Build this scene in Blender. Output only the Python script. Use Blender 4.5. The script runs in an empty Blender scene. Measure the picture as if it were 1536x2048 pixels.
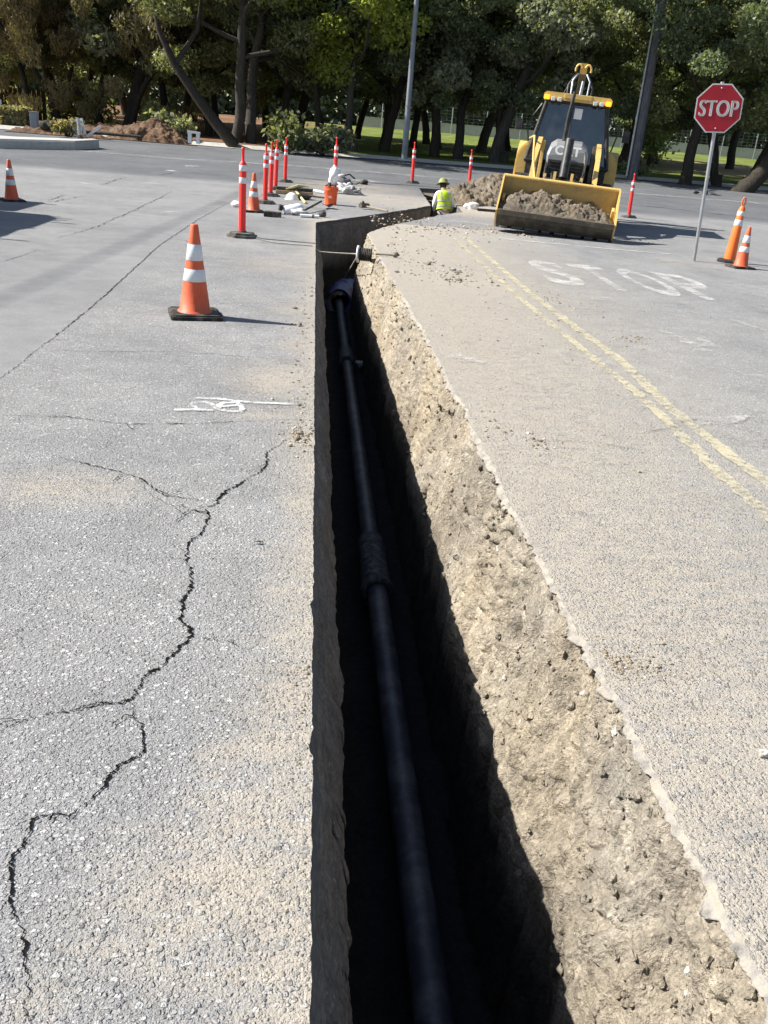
import bpy, bmesh, math, random
import numpy as np
from mathutils import Vector, Matrix, noise, Euler
from mathutils.geometry import delaunay_2d_cdt

scn = bpy.context.scene
COL = scn.collection
R = math.radians
random.seed(7)

# ------------------------------------------------------------------ camera
F_PX, CAM_H, CX, CY = 1779.0, 1.45, 768.0, 1024.0
PITCH, ROLL, YAW = R(22.8136), R(4.7162), R(-5.8339)

def _axes():
    fw = Vector((0, math.cos(PITCH), -math.sin(PITCH)))
    r0 = Vector((1, 0, 0)); u0 = Vector((0, math.sin(PITCH), math.cos(PITCH)))
    c, s = math.cos(ROLL), math.sin(ROLL)
    r = c * r0 + s * u0; u = -s * r0 + c * u0
    M = Matrix.Rotation(YAW, 3, 'Z')
    return M @ r, M @ u, M @ fw
AX_R, AX_U, AX_F = _axes()
EYE = Vector((0, 0, CAM_H))
cam_d = bpy.data.cameras.new('camera'); cam = bpy.data.objects.new('camera', cam_d); COL.objects.link(cam)
cam_d.sensor_fit = 'VERTICAL'; cam_d.sensor_height = 36; cam_d.lens = 36 * F_PX / 2048
cam_d.clip_start = 0.05; cam_d.clip_end = 3000
m = Matrix((AX_R, AX_U, -AX_F)).transposed().to_4x4(); m.translation = EYE
cam.matrix_world = m
scn.camera = cam

# ------------------------------------------------------------------ light
SUN_EL = R(41); SUN_V = Vector((-0.99, 0.14, 0)).normalized() * math.cos(SUN_EL) + Vector((0, 0, math.sin(SUN_EL)))
w = bpy.data.worlds.new('World'); scn.world = w; w.use_nodes = True
nt = w.node_tree; bg = nt.nodes['Background']
sky = nt.nodes.new('ShaderNodeTexSky'); sky.sky_type = 'NISHITA'; sky.sun_disc = False
sky.sun_elevation = SUN_EL; sky.sun_rotation = math.atan2(SUN_V.x, SUN_V.y)
nt.links.new(sky.outputs[0], bg.inputs[0]); bg.inputs[1].default_value = 0.072
sd = bpy.data.lights.new('sun', 'SUN'); sd.energy = 5.0; sd.angle = R(0.53); sd.color = (1, 0.965, 0.91)
sun = bpy.data.objects.new('sun', sd); COL.objects.link(sun)
sun.rotation_euler = SUN_V.to_track_quat('Z', 'Y').to_euler()
sun.location = (-10, 3, 30)
scn.view_settings.view_transform = 'Standard'; scn.view_settings.look = 'None'
scn.view_settings.exposure = 1.05; scn.view_settings.gamma = 1.0
scn.render.engine = 'CYCLES'
scn.cycles.max_bounces = 6; scn.cycles.diffuse_bounces = 3; scn.cycles.transparent_max_bounces = 8
scn.cycles.use_denoising = True

# ------------------------------------------------------------------ ground shape and photo-to-world helpers
def gh(y):
    t = min(1, max(0, (y - 18) / 30)); return 0.65 * t * t * (3 - 2 * t)

def ray(px, py):
    return (AX_R * (px - CX) - AX_U * (py - CY) + AX_F * F_PX) / F_PX

def P(px, py, z=None, up=0.0):
    v = ray(px, py)
    if z is not None:
        return EYE + v * ((z - CAM_H) / v.z)
    f = lambda s: (EYE + v * s).z - gh((EYE + v * s).y) - up
    a, s = 0.1, 0.5
    while f(s) > 0:
        a = s; s *= 1.04
        if s > 400: return EYE + v * 120
    for _ in range(40):
        mid = (a + s) / 2
        if f(mid) > 0: a = mid
        else: s = mid
    return EYE + v * s

def PY(px, py, Y):
    v = ray(px, py); return EYE + v * (Y / v.y)

def proj(p):
    d = Vector(p) - EYE; k = d.dot(AX_F)
    return CX + F_PX * d.dot(AX_R) / k, CY - F_PX * d.dot(AX_U) / k, k

def zat(p, py):
    a, b = -4.0, CAM_H + 1.8 * p[1]
    for _ in range(60):
        mid = (a + b) / 2
        if proj((p[0], p[1], mid))[1] > py: a = mid
        else: b = mid
    return a

def fbm(x, y, z=0.0, o=4):
    return noise.fractal(Vector((x, y, z)), 1.0, 2.0, o, noise_basis='PERLIN_ORIGINAL')

# ------------------------------------------------------------------ materials
class NB:
    def __init__(s, name):
        s.m = bpy.data.materials.new(name); s.m.use_nodes = True; s.t = s.m.node_tree; s.t.nodes.clear()
    def n(s, ty, **kw):
        nd = s.t.nodes.new(ty)
        for k, v in kw.items():
            if k.startswith('_'): setattr(nd, k[1:], v)
            else:
                key = int(k[1:]) if (k[0] == 'i' and k[1:].isdigit()) else k.replace('__', ' ')
                sk = nd.inputs[key]
                if isinstance(v, bpy.types.NodeSocket): s.t.links.new(v, sk)
                else: sk.default_value = v
        return nd
    def ramp(s, fac, stops, interp='LINEAR'):
        nd = s.n('ShaderNodeValToRGB', i0=fac); cr = nd.color_ramp; cr.interpolation = interp
        while len(cr.elements) < len(stops): cr.elements.new(0.5)
        for e, (p, c) in zip(cr.elements, stops):
            e.position = p; e.color = (c, c, c, 1) if isinstance(c, (int, float)) else (*c, 1)
        return nd.outputs[0]
    def mix(s, f, a, b, blend='MIX'):
        nd = s.t.nodes.new('ShaderNodeMix'); nd.data_type = 'RGBA'; nd.blend_type = blend
        for i, v in ((0, f), (6, a), (7, b)):
            if isinstance(v, bpy.types.NodeSocket): s.t.links.new(v, nd.inputs[i])
            elif i == 0: nd.inputs[0].default_value = v
            else: nd.inputs[i].default_value = (v, v, v, 1) if isinstance(v, (int, float)) else (*v, 1)
        return nd.outputs[2]
    def math(s, op, a, b=0.0, clamp=False):
        nd = s.t.nodes.new('ShaderNodeMath'); nd.operation = op; nd.use_clamp = clamp
        for i, v in ((0, a), (1, b)):
            if isinstance(v, bpy.types.NodeSocket): s.t.links.new(v, nd.inputs[i])
            else: nd.inputs[i].default_value = v
        return nd.outputs[0]
    def coord(s): return s.n('ShaderNodeTexCoord').outputs['Object']
    def noise(s, vec, scale, detail=5, rough=0.55):
        return s.n('ShaderNodeTexNoise', Vector=vec, Scale=scale, Detail=float(detail), Roughness=rough).outputs[0]
    def vor(s, vec, scale, feature='F1'):
        return s.n('ShaderNodeTexVoronoi', _feature=feature, Vector=vec, Scale=scale)
    def attr(s, name): return s.n('ShaderNodeAttribute', _attribute_name=name)
    def out(s, sh, disp=None):
        o = s.n('ShaderNodeOutputMaterial', Surface=sh); return s.m
    def bsdf(s, col, rough=0.8, metal=0.0, height=None, hs=0.5, hd=0.01, spec=0.4, **kw):
        p = s.n('ShaderNodeBsdfPrincipled')
        for k, v in (('Base Color', col), ('Roughness', rough), ('Metallic', metal), ('Specular IOR Level', spec)) + tuple((k.replace('__', ' '), v) for k, v in kw.items()):
            if isinstance(v, bpy.types.NodeSocket): s.t.links.new(v, p.inputs[k])
            elif k == 'Base Color' or 'Color' in k: p.inputs[k].default_value = (*v, 1)
            else: p.inputs[k].default_value = v
        if height is not None:
            b = s.n('ShaderNodeBump', Strength=hs, Distance=hd, Height=height)
            s.t.links.new(b.outputs[0], p.inputs['Normal'])
        return p.outputs[0]

def simple(name, col, rough=0.6, metal=0.0, var=0.25, scale=9.0, dirt=None, spec=0.4, bump=0.0):
    b = NB(name); c = b.coord()
    n1 = b.noise(c, scale, 6, 0.65); n2 = b.noise(c, scale * 7, 3)
    f = b.ramp(n1, [(0.3, 1 - var), (0.7, 1 + var * 0.4)])
    colr = b.mix(1.0, col, f, 'MULTIPLY')
    if dirt:
        dm = b.ramp(b.math('ADD', n1, b.math('MULTIPLY', n2, 0.3)), [(0.62, 0), (0.82, dirt[1])])
        colr = b.mix(dm, colr, dirt[0])
    return b.out(b.bsdf(colr, b.math('ADD', b.math('MULTIPLY', n2, 0.2), rough - 0.1), metal, n2 if bump else None, bump or 0, 0.004, spec))

def asphalt_mat():
    b = NB('asphalt'); c = b.coord()
    a = b.attr('zone'); sep = b.n('ShaderNodeSeparateColor', Color=a.outputs[0])
    dust, smooth, street = sep.outputs[0], sep.outputs[1], sep.outputs[2]
    wv = b.n('ShaderNodeTexNoise', Vector=c, Scale=40.0, Detail=2.0).outputs[1]
    cw = b.mix(0.012, c, wv, 'ADD')
    v1 = b.vor(cw, 92.0); v2 = b.vor(cw, 210.0); v3 = b.vor(cw, 61.0)
    big = b.noise(c, 0.55, 6, 0.6); mid = b.noise(c, 4.0, 6, 0.65); fine = b.noise(c, 150.0, 3); fine2 = b.noise(c, 420.0, 2)
    s1 = b.n('ShaderNodeSeparateColor', Color=v1.outputs['Color']); cell, rad = s1.outputs[0], s1.outputs[1]
    s2 = b.n('ShaderNodeSeparateColor', Color=v2.outputs['Color']); cell2, rad2 = s2.outputs[1], s2.outputs[0]
    s3 = b.n('ShaderNodeSeparateColor', Color=v3.outputs['Color']); cell3, rad3 = s3.outputs[0], s3.outputs[1]
    dome = lambda r, v, k, t: b.math('MULTIPLY', b.math('SUBTRACT', b.math('MULTIPLY', b.math('SUBTRACT', r, t), k), v.outputs[0]), 5.0, True)
    m1 = dome(rad, v1, 0.85, 0.02); m2 = dome(rad2, v2, 0.75, -0.05); m3 = dome(rad3, v3, 0.9, 0.55)
    pal = lambda f: b.ramp(f, [(0.0, (.17, .168, .165)), (0.25, (.30, .297, .292)), (0.75, (.42, .415, .405)), (0.95, (.54, .53, .51)), (1, (.66, .65, .62))])
    coarse = b.mix(b.math('MULTIPLY', m2, 0.8), b.mix(fine2, (.19, .188, .185), (.34, .337, .33)), pal(cell2))
    coarse = b.mix(b.math('MULTIPLY', m1, 0.9), coarse, pal(cell)); coarse = b.mix(m3, coarse, pal(cell3))
    fn = b.ramp(b.math('ADD', b.math('MULTIPLY', fine, 0.7), b.math('MULTIPLY', cell2, 0.3)), [(0.3, (.185, .185, .185)), (0.7, (.255, .254, .25))])
    col = b.mix(smooth, coarse, fn)
    col = b.mix(1.0, col, b.ramp(big, [(0.3, (.82, .82, .83)), (0.7, (1.12, 1.11, 1.09))]), 'MULTIPLY')
    col = b.mix(1.0, col, b.ramp(mid, [(0.3, (.88, .88, .88)), (0.7, (1.1, 1.1, 1.1))]), 'MULTIPLY')
    stain = b.math('MULTIPLY', b.ramp(b.noise(c, 1.3, 7, 0.68), [(0.52, 0), (0.70, 0.5)]), b.ramp(b.noise(c, 0.25, 3), [(0.4, 0.2), (0.6, 1)]))
    col = b.mix(stain, col, b.mix(1.0, col, (.52, .51, .50), 'MULTIPLY'))
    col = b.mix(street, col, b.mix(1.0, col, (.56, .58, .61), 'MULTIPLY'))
    # wind-blown soil that settled on the pavement
    streak = b.noise(b.n('ShaderNodeMapping', Vector=c, Scale=(1.0, 2.6, 1.0)).outputs[0], 6.0, 7, 0.72)
    brk = b.math('ADD', b.math('MULTIPLY', b.math('SUBTRACT', streak, 0.5), 2.6), b.math('MULTIPLY', b.math('SUBTRACT', b.noise(c, 34.0, 6, 0.8), 0.5), 1.9))
    pit = b.math('MULTIPLY', b.math('SUBTRACT', 0.5, b.math('MAXIMUM', m1, m3)), 0.35)
    df = b.math('ADD', dust, b.math('MULTIPLY', b.math('ADD', brk, pit), b.math('MULTIPLY', dust, 1.1)), True)
    df = b.ramp(df, [(0.16, 0), (0.85, 0.85)])
    dcol = b.mix(b.noise(c, 9.0, 5, 0.7), (.345, .30, .238), (.485, .436, .36))
    dcol = b.mix(b.math('MULTIPLY', fine2, 0.5), dcol, (.28, .245, .195))
    col = b.mix(df, col, dcol)
    hgt = b.math('MAXIMUM', b.math('MULTIPLY', m1, b.math('ADD', 0.25, b.math('MULTIPLY', rad, 0.5))), b.math('MULTIPLY', m3, 0.9))
    hgt = b.math('ADD', hgt, b.math('MULTIPLY', m2, b.math('ADD', 0.22, b.math('MULTIPLY', cell2, 0.4))))
    hgt = b.math('ADD', hgt, b.math('MULTIPLY', b.noise(c, 105.0, 3, 0.6), 0.9))
    hgt = b.math('MULTIPLY', hgt, b.math('SUBTRACT', 1.0, b.math('MULTIPLY', df, 0.55)))
    hgt = b.math('MULTIPLY', hgt, b.math('SUBTRACT', 1.0, b.math('MULTIPLY', smooth, 0.85)))
    hgt = b.math('ADD', hgt, b.math('MULTIPLY', fine, 0.45))
    return b.out(b.bsdf(col, 0.88, 0, hgt, 0.95, 0.0085, 0.2))

def soil_mat(name, c1, c2, c3, dark=(.30, .265, .215), depth_shade=True):
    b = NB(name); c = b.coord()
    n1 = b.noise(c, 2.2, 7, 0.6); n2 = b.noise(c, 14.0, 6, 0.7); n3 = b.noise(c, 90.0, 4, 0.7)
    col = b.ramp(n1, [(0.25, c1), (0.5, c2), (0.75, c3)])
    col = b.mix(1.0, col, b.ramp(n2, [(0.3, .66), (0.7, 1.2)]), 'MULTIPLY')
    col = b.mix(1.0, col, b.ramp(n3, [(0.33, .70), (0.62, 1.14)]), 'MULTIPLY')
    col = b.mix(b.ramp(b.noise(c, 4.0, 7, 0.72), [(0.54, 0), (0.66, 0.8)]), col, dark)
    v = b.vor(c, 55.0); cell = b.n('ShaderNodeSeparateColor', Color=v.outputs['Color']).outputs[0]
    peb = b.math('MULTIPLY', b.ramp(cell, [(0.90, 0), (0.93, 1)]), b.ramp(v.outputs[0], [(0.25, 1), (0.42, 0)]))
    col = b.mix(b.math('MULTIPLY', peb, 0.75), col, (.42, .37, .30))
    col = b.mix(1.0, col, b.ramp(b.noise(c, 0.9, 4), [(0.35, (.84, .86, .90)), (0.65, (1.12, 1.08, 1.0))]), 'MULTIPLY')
    if depth_shade:                      # shade of the deep trench painted into the soil colour
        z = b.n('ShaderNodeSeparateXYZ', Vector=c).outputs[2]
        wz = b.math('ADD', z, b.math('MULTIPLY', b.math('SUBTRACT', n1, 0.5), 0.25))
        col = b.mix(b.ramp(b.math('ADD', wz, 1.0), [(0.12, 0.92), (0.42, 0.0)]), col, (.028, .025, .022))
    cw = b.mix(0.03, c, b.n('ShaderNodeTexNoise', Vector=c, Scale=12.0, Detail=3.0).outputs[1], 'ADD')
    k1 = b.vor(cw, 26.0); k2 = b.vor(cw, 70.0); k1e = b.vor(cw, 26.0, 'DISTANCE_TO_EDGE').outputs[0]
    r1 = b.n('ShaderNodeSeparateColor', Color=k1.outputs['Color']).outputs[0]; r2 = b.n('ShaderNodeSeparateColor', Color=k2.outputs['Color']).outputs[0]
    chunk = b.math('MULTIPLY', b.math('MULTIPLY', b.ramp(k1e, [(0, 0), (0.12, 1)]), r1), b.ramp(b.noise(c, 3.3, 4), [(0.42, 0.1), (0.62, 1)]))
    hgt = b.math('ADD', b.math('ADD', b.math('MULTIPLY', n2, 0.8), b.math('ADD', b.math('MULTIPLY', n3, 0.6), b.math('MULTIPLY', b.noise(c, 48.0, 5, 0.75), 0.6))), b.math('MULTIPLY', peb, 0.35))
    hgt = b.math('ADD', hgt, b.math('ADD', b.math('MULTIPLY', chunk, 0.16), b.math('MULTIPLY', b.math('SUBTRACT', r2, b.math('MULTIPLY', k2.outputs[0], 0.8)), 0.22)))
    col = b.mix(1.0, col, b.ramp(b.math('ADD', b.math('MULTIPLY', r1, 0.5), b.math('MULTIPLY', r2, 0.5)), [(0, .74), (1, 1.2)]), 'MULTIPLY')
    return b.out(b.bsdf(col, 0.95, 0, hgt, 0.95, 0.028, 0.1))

def paint_mat(name, col, wear, seed=0.0):
    b = NB(name); c = b.n('ShaderNodeVectorMath', i0=b.coord(), i1=(seed, seed, 0)).outputs[0]
    n1 = b.noise(c, 3.0, 6, 0.7); n2 = b.noise(c, 38.0, 4, 0.75); v = b.vor(c, 88.0, 'DISTANCE_TO_EDGE').outputs[0]
    f = b.math('ADD', b.math('ADD', b.math('MULTIPLY', n1, 0.9), b.math('MULTIPLY', n2, 0.8)), b.math('MULTIPLY', v, 0.5))
    f = b.ramp(b.math('MULTIPLY', f, 0.5), [(wear, 0), (wear + 0.15, 0.74)])
    colr = b.mix(b.math('MULTIPLY', n2, 0.45), col, (.40, .36, .29))
    mx = b.n('ShaderNodeMixShader', i0=f, i1=b.n('ShaderNodeBsdfTransparent').outputs[0], i2=b.bsdf(colr, 0.8, 0, n2, 0.4, 0.004, 0.2))
    return b.out(mx.outputs[0])

def leaf_mat(name, c1, c2, c3, trans=0.45):
    b = NB(name); t = b.attr('tint').outputs[2]
    oi = b.n('ShaderNodeObjectInfo').outputs['Random']
    col = b.ramp(t, [(0.0, c1), (0.55, c2), (1.0, c3)])
    col = b.mix(1.0, col, b.ramp(oi, [(0, (.8, .82, .8)), (1, (1.2, 1.15, 1.1))]), 'MULTIPLY')
    p = b.bsdf(col, 0.48, 0, spec=0.45)
    tr = b.n('ShaderNodeBsdfTranslucent', Color=b.mix(1.0, col, (1.5, 1.55, .7), 'MULTIPLY')).outputs[0]
    return b.out(b.n('ShaderNodeMixShader', i0=trans, i1=p, i2=tr).outputs[0])

def bark_mat(name, c1, c2):
    b = NB(name); c = b.coord()
    st = b.n('ShaderNodeMapping', Vector=c, Scale=(6.0, 6.0, 0.9)).outputs[0]
    n = b.noise(st, 3.0, 6, 0.7)
    return b.out(b.bsdf(b.ramp(n, [(0.3, c1), (0.7, c2)]), 0.95, 0, n, 0.8, 0.04, 0.1))

def glass_mat(name, tint, refl=0.35):
    b = NB(name); c = b.coord()
    n = b.noise(c, 3.0, 5)
    fr = b.n('ShaderNodeFresnel', IOR=1.5).outputs[0]
    g = b.n('ShaderNodeBsdfGlossy', Color=(1, 1, 1, 1), Roughness=0.04).outputs[0]
    t = b.n('ShaderNodeBsdfTransparent', Color=(*tint, 1)).outputs[0]
    dust = b.n('ShaderNodeBsdfDiffuse', Color=(.30, .34, .38, 1)).outputs[0]
    a = b.n('ShaderNodeMixShader', i0=b.math('ADD', fr, 0.05), i1=t, i2=g).outputs[0]
    return b.out(b.n('ShaderNodeMixShader', i0=b.ramp(n, [(0.35, 0.0), (0.75, 0.14)]), i1=a, i2=dust).outputs[0])

def emis_mat(name, col, e):
    b = NB(name)
    return b.out(b.bsdf(col, 0.3, 0, Emission__Color=col, Emission__Strength=e))

M = {}
M['asphalt'] = asphalt_mat()
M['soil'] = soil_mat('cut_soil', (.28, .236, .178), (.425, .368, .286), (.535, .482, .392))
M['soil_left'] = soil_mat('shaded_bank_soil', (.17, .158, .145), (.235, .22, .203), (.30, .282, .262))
M['crumb'] = simple('soil_crumb', (.30, .25, .185), 0.95, 0, 0.4, 30, None, 0.1, 0.8)
M['dirt_red'] = soil_mat('reddish_dirt', (.13, .075, .045), (.20, .125, .08), (.27, .18, .12), depth_shade=False)
M['spoil'] = soil_mat('loose_soil', (.17, .132, .094), (.24, .195, .143), (.31, .26, .195), depth_shade=False)
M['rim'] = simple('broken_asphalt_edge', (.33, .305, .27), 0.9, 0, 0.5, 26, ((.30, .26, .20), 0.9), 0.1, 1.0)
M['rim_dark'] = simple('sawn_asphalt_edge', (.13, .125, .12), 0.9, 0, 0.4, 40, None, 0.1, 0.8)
M['crack'] = simple('crack_dirt', (.022, .02, .018), 0.95, 0, 0.4, 20, ((.06, .05, .04), 0.5), 0.05)
def crack_mat():
    b = NB('open_crack'); c = b.coord(); e = b.n('ShaderNodeSeparateColor', Color=b.attr('edge').outputs[0])
    n1 = b.noise(c, 130.0, 3, 0.6); n2 = b.noise(c, 14.0, 4, 0.6)
    f = b.math('SUBTRACT', b.math('ADD', b.math('MULTIPLY', b.math('SUBTRACT', n1, 0.5), 2.6), b.math('MULTIPLY', b.math('SUBTRACT', n2, 0.5), 1.5)), b.math('MULTIPLY', e.outputs[0], 1.25))
    f = b.ramp(b.math('ADD', f, 0.82), [(0.34, 0), (0.44, 1)])
    col = b.mix(n2, (.004, .004, .0035), (.016, .014, .012))
    return b.out(b.n('ShaderNodeMixShader', i0=f, i1=b.n('ShaderNodeBsdfTransparent').outputs[0], i2=b.n('ShaderNodeBsdfDiffuse', Color=col).outputs[0]).outputs[0])
M['crack'] = crack_mat()
M['tar'] = simple('dark_joint', (.055, .055, .055), 0.9, 0, 0.4, 6, None, 0.1)
M['white_spray'] = paint_mat('white_spray_paint', (.84, .84, .84), 0.37)
M['white_worn'] = paint_mat('worn_white_paint', (.70, .69, .66), 0.40, 3.1)
M['white_line'] = paint_mat('faded_white_line', (.66, .65, .62), 0.395, 5.7)
M['white_faint'] = paint_mat('nearly_gone_white_paint', (.58, .57, .55), 0.435, 9.4)
M['yellow_line'] = paint_mat('faded_yellow_line', (.58, .52, .34), 0.364, 1.3)
M['yellow_mark'] = paint_mat('yellow_dust_mark', (.60, .46, .18), 0.44, 2.2)
M['concrete'] = simple('kerb_concrete', (.52, .50, .46), 0.9, 0, 0.3, 3, ((.20, .18, .15), 0.6), 0.2, 0.4)
M['orange'] = simple('orange_vinyl', (.68, .11, .04), 0.55, 0, 0.22, 8, ((.32, .14, .07), 0.55))
M['looper'] = simple('bright_orange_plastic', (.86, .165, .03), 0.5, 0, 0.1, 8)
M['red'] = simple('fluorescent_red_plastic', (.86, .035, .028), 0.5, 0, 0.14, 6, ((.40, .06, .04), 0.4))
M['reflect'] = simple('reflective_white_sheeting', (.72, .74, .76), 0.4, 0, 0.2, 14, ((.36, .35, .33), 0.5))
M['rubber'] = simple('black_rubber', (.035, .033, .031), 0.85, 0, 0.4, 9, ((.16, .14, .115), 0.75), 0.2, 0.4)
M['rubber_dusty'] = simple('dusty_rubber', (.11, .10, .09), 0.9, 0, 0.3, 9, ((.26, .235, .20), 0.7), 0.2, 0.4)
M['cat_yellow'] = simple('machine_yellow', (.68, .45, .13), 0.5, 0, 0.2, 4, ((.34, .25, .13), 0.7))
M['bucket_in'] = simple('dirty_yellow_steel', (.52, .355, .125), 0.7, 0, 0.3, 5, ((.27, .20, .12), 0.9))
M['worn_steel'] = simple('worn_steel', (.13, .115, .095), 0.55, 0.3, 0.35, 5, ((.26, .20, .13), 0.6))
M['steel'] = simple('bright_steel', (.5, .5, .5), 0.35, 0.9, 0.15, 8)
M['galv'] = simple('galvanised_steel', (.42, .43, .44), 0.45, 0.75, 0.2, 6)
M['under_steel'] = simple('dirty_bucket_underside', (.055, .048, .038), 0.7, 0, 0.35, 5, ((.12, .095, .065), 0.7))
M['pole_grey'] = simple('weathered_pole_metal', (.22, .235, .265), 0.55, 0.4, 0.25, 3)
M['black'] = simple('black_paint', (.018, .018, .019), 0.5, 0, 0.3, 8, ((.10, .09, .075), 0.5))
M['hood'] = simple('light_grey_hood', (.24, .24, .235), 0.45, 0, 0.12, 5, ((.18, .16, .13), 0.4))
M['white'] = simple('white_paint', (.80, .80, .79), 0.5, 0, 0.1, 8)
M['glass'] = glass_mat('cab_glass', (.42, .47, .52))
M['amber'] = emis_mat('amber_lens', (.95, .38, .02), 0.9)
M['lamp'] = simple('clear_lamp_lens', (.62, .63, .62), 0.2, 0, 0.1, 10)
M['seat'] = simple('seat_cloth', (.035, .035, .04), 0.8)
M['vest'] = simple('lime_mesh_vest', (.50, .74, .03), 0.75, 0, 0.16, 14)
M['vest_band'] = simple('silver_band', (.50, .50, .40), 0.4, 0, 0.1, 14)
M['shirt'] = simple('white_shirt', (.74, .75, .77), 0.85, 0, 0.15, 12, None, 0.2)
M['trousers'] = simple('pale_trousers', (.56, .57, .60), 0.85, 0, 0.2, 12, None, 0.2)
M['skin'] = simple('skin', (.42, .25, .17), 0.6, 0, 0.1, 20)
M['hat'] = simple('lime_hard_hat', (.24, .25, .09), 0.6, 0, 0.15, 8)
M['hair'] = simple('dark_hair', (.02, .016, .012), 0.7)
M['boot'] = simple('boot_leather', (.09, .06, .035), 0.8)
M['pipe'] = simple('black_iron_pipe', (.042, .045, .055), 0.5, 0, 0.35, 7, ((.15, .14, .125), 0.5), 0.5)
M['joint'] = simple('rough_wrapped_joint', (.05, .05, .055), 0.7, 0, 0.5, 24, ((.17, .165, .16), 0.7), 0.3, 1.0)
M['pipe_print'] = simple('pale_pipe_stencil', (.15, .15, .17), 0.8)
M['wrap'] = simple('blue_plastic_wrap', (.10, .11, .22), 0.4, 0, 0.3, 9, None, 0.5)
M['sign_red'] = simple('sign_red', (.36, .010, .022), 0.4, 0, 0.1, 5)
M['sign_white'] = simple('sign_white', (.66, .64, .62), 0.45, 0, 0.15, 9)
M['wood_pole'] = bark_mat('weathered_pole_wood', (.075, .072, .078), (.19, .185, .20))
M['bark_dark'] = bark_mat('dark_bark', (.026, .022, .018), (.07, .06, .048))
M['bark_grey'] = bark_mat('grey_bark', (.032, .029, .026), (.095, .085, .073))
M['timber'] = bark_mat('bare_timber', (.28, .20, .12), (.42, .32, .20))
M['timber_dark'] = bark_mat('dark_fence_timber', (.035, .026, .02), (.075, .055, .04))
M['tool_yellow'] = simple('pale_yellow_handle', (.66, .58, .25), 0.6)
M['tool_wood'] = simple('worn_wood_handle', (.30, .24, .17), 0.8)
M['bucket_orange'] = simple('orange_plastic_pail', (.86, .13, .035), 0.45, 0, 0.12, 9)
M['plastic_white'] = simple('white_plastic', (.80, .80, .80), 0.5, 0, 0.12, 12)
M['cloth_grey'] = simple('grey_canvas', (.14, .14, .15), 0.85, 0, 0.35, 14)
M['tarp'] = simple('dusty_white_tarp', (.55, .54, .52), 0.7, 0, 0.35, 20, ((.18, .17, .16), 0.7))
M['rope'] = simple('pale_rope', (.50, .45, .36), 0.9, 0, 0.2, 30)
M['rope_dark'] = simple('grimy_rope', (.13, .115, .095), 0.9, 0, 0.2, 30)
M['stone'] = simple('pale_stone', (.48, .45, .40), 0.85, 0, 0.3, 14, None, 0.2, 0.5)
M['box_grey'] = simple('grey_cabinet', (.26, .29, .32), 0.6, 0, 0.15, 4)
M['truck_white'] = simple('truck_white', (.7, .7, .7), 0.4, 0, 0.1, 3)
M['dry_leaf'] = simple('dry_leaf', (.05, .035, .02), 0.8)
LEAF = {
    'olive': leaf_mat('olive_leaves', (.095, .105, .055), (.21, .225, .115), (.36, .375, .20)),
    'dark': leaf_mat('dark_green_leaves', (.07, .092, .06), (.155, .188, .108), (.30, .34, .21)),
    'yellow': leaf_mat('yellow_green_leaves', (.15, .18, .04), (.30, .335, .07), (.44, .46, .13), 0.55),
    'brown': leaf_mat('brownish_leaves', (.115, .102, .065), (.23, .205, .125), (.34, .315, .19)),
    'bright': leaf_mat('light_green_leaves', (.11, .14, .055), (.23, .275, .11), (.37, .41, .18), 0.5),
    'grey': leaf_mat('grey_green_leaves', (.11, .122, .085), (.225, .24, .17), (.40, .42, .315)),
}

def verge_mat():
    b = NB('verge'); c = b.coord()
    a = b.n('ShaderNodeSeparateColor', Color=b.attr('zone').outputs[0])
    n1 = b.noise(c, 0.35, 6, 0.65); n2 = b.noise(c, 3.0, 6, 0.75)
    grass = b.ramp(n1, [(0.3, (.085, .115, .025)), (0.55, (.16, .19, .05)), (0.75, (.26, .24, .10))])
    dirt = b.ramp(n1, [(0.3, (.15, .085, .05)), (0.6, (.23, .14, .085)), (0.8, (.30, .23, .15))])
    bare = b.mix(n2, (.30, .20, .12), (.38, .28, .18))
    col = b.mix(a.outputs[0], grass, dirt); col = b.mix(a.outputs[1], col, bare)
    col = b.mix(1.0, col, b.ramp(n2, [(0.3, .7), (0.7, 1.25)]), 'MULTIPLY')
    return b.out(b.bsdf(col, 0.95, 0, n2, 0.8, 0.08, 0.05))
M['verge'] = verge_mat()

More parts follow.
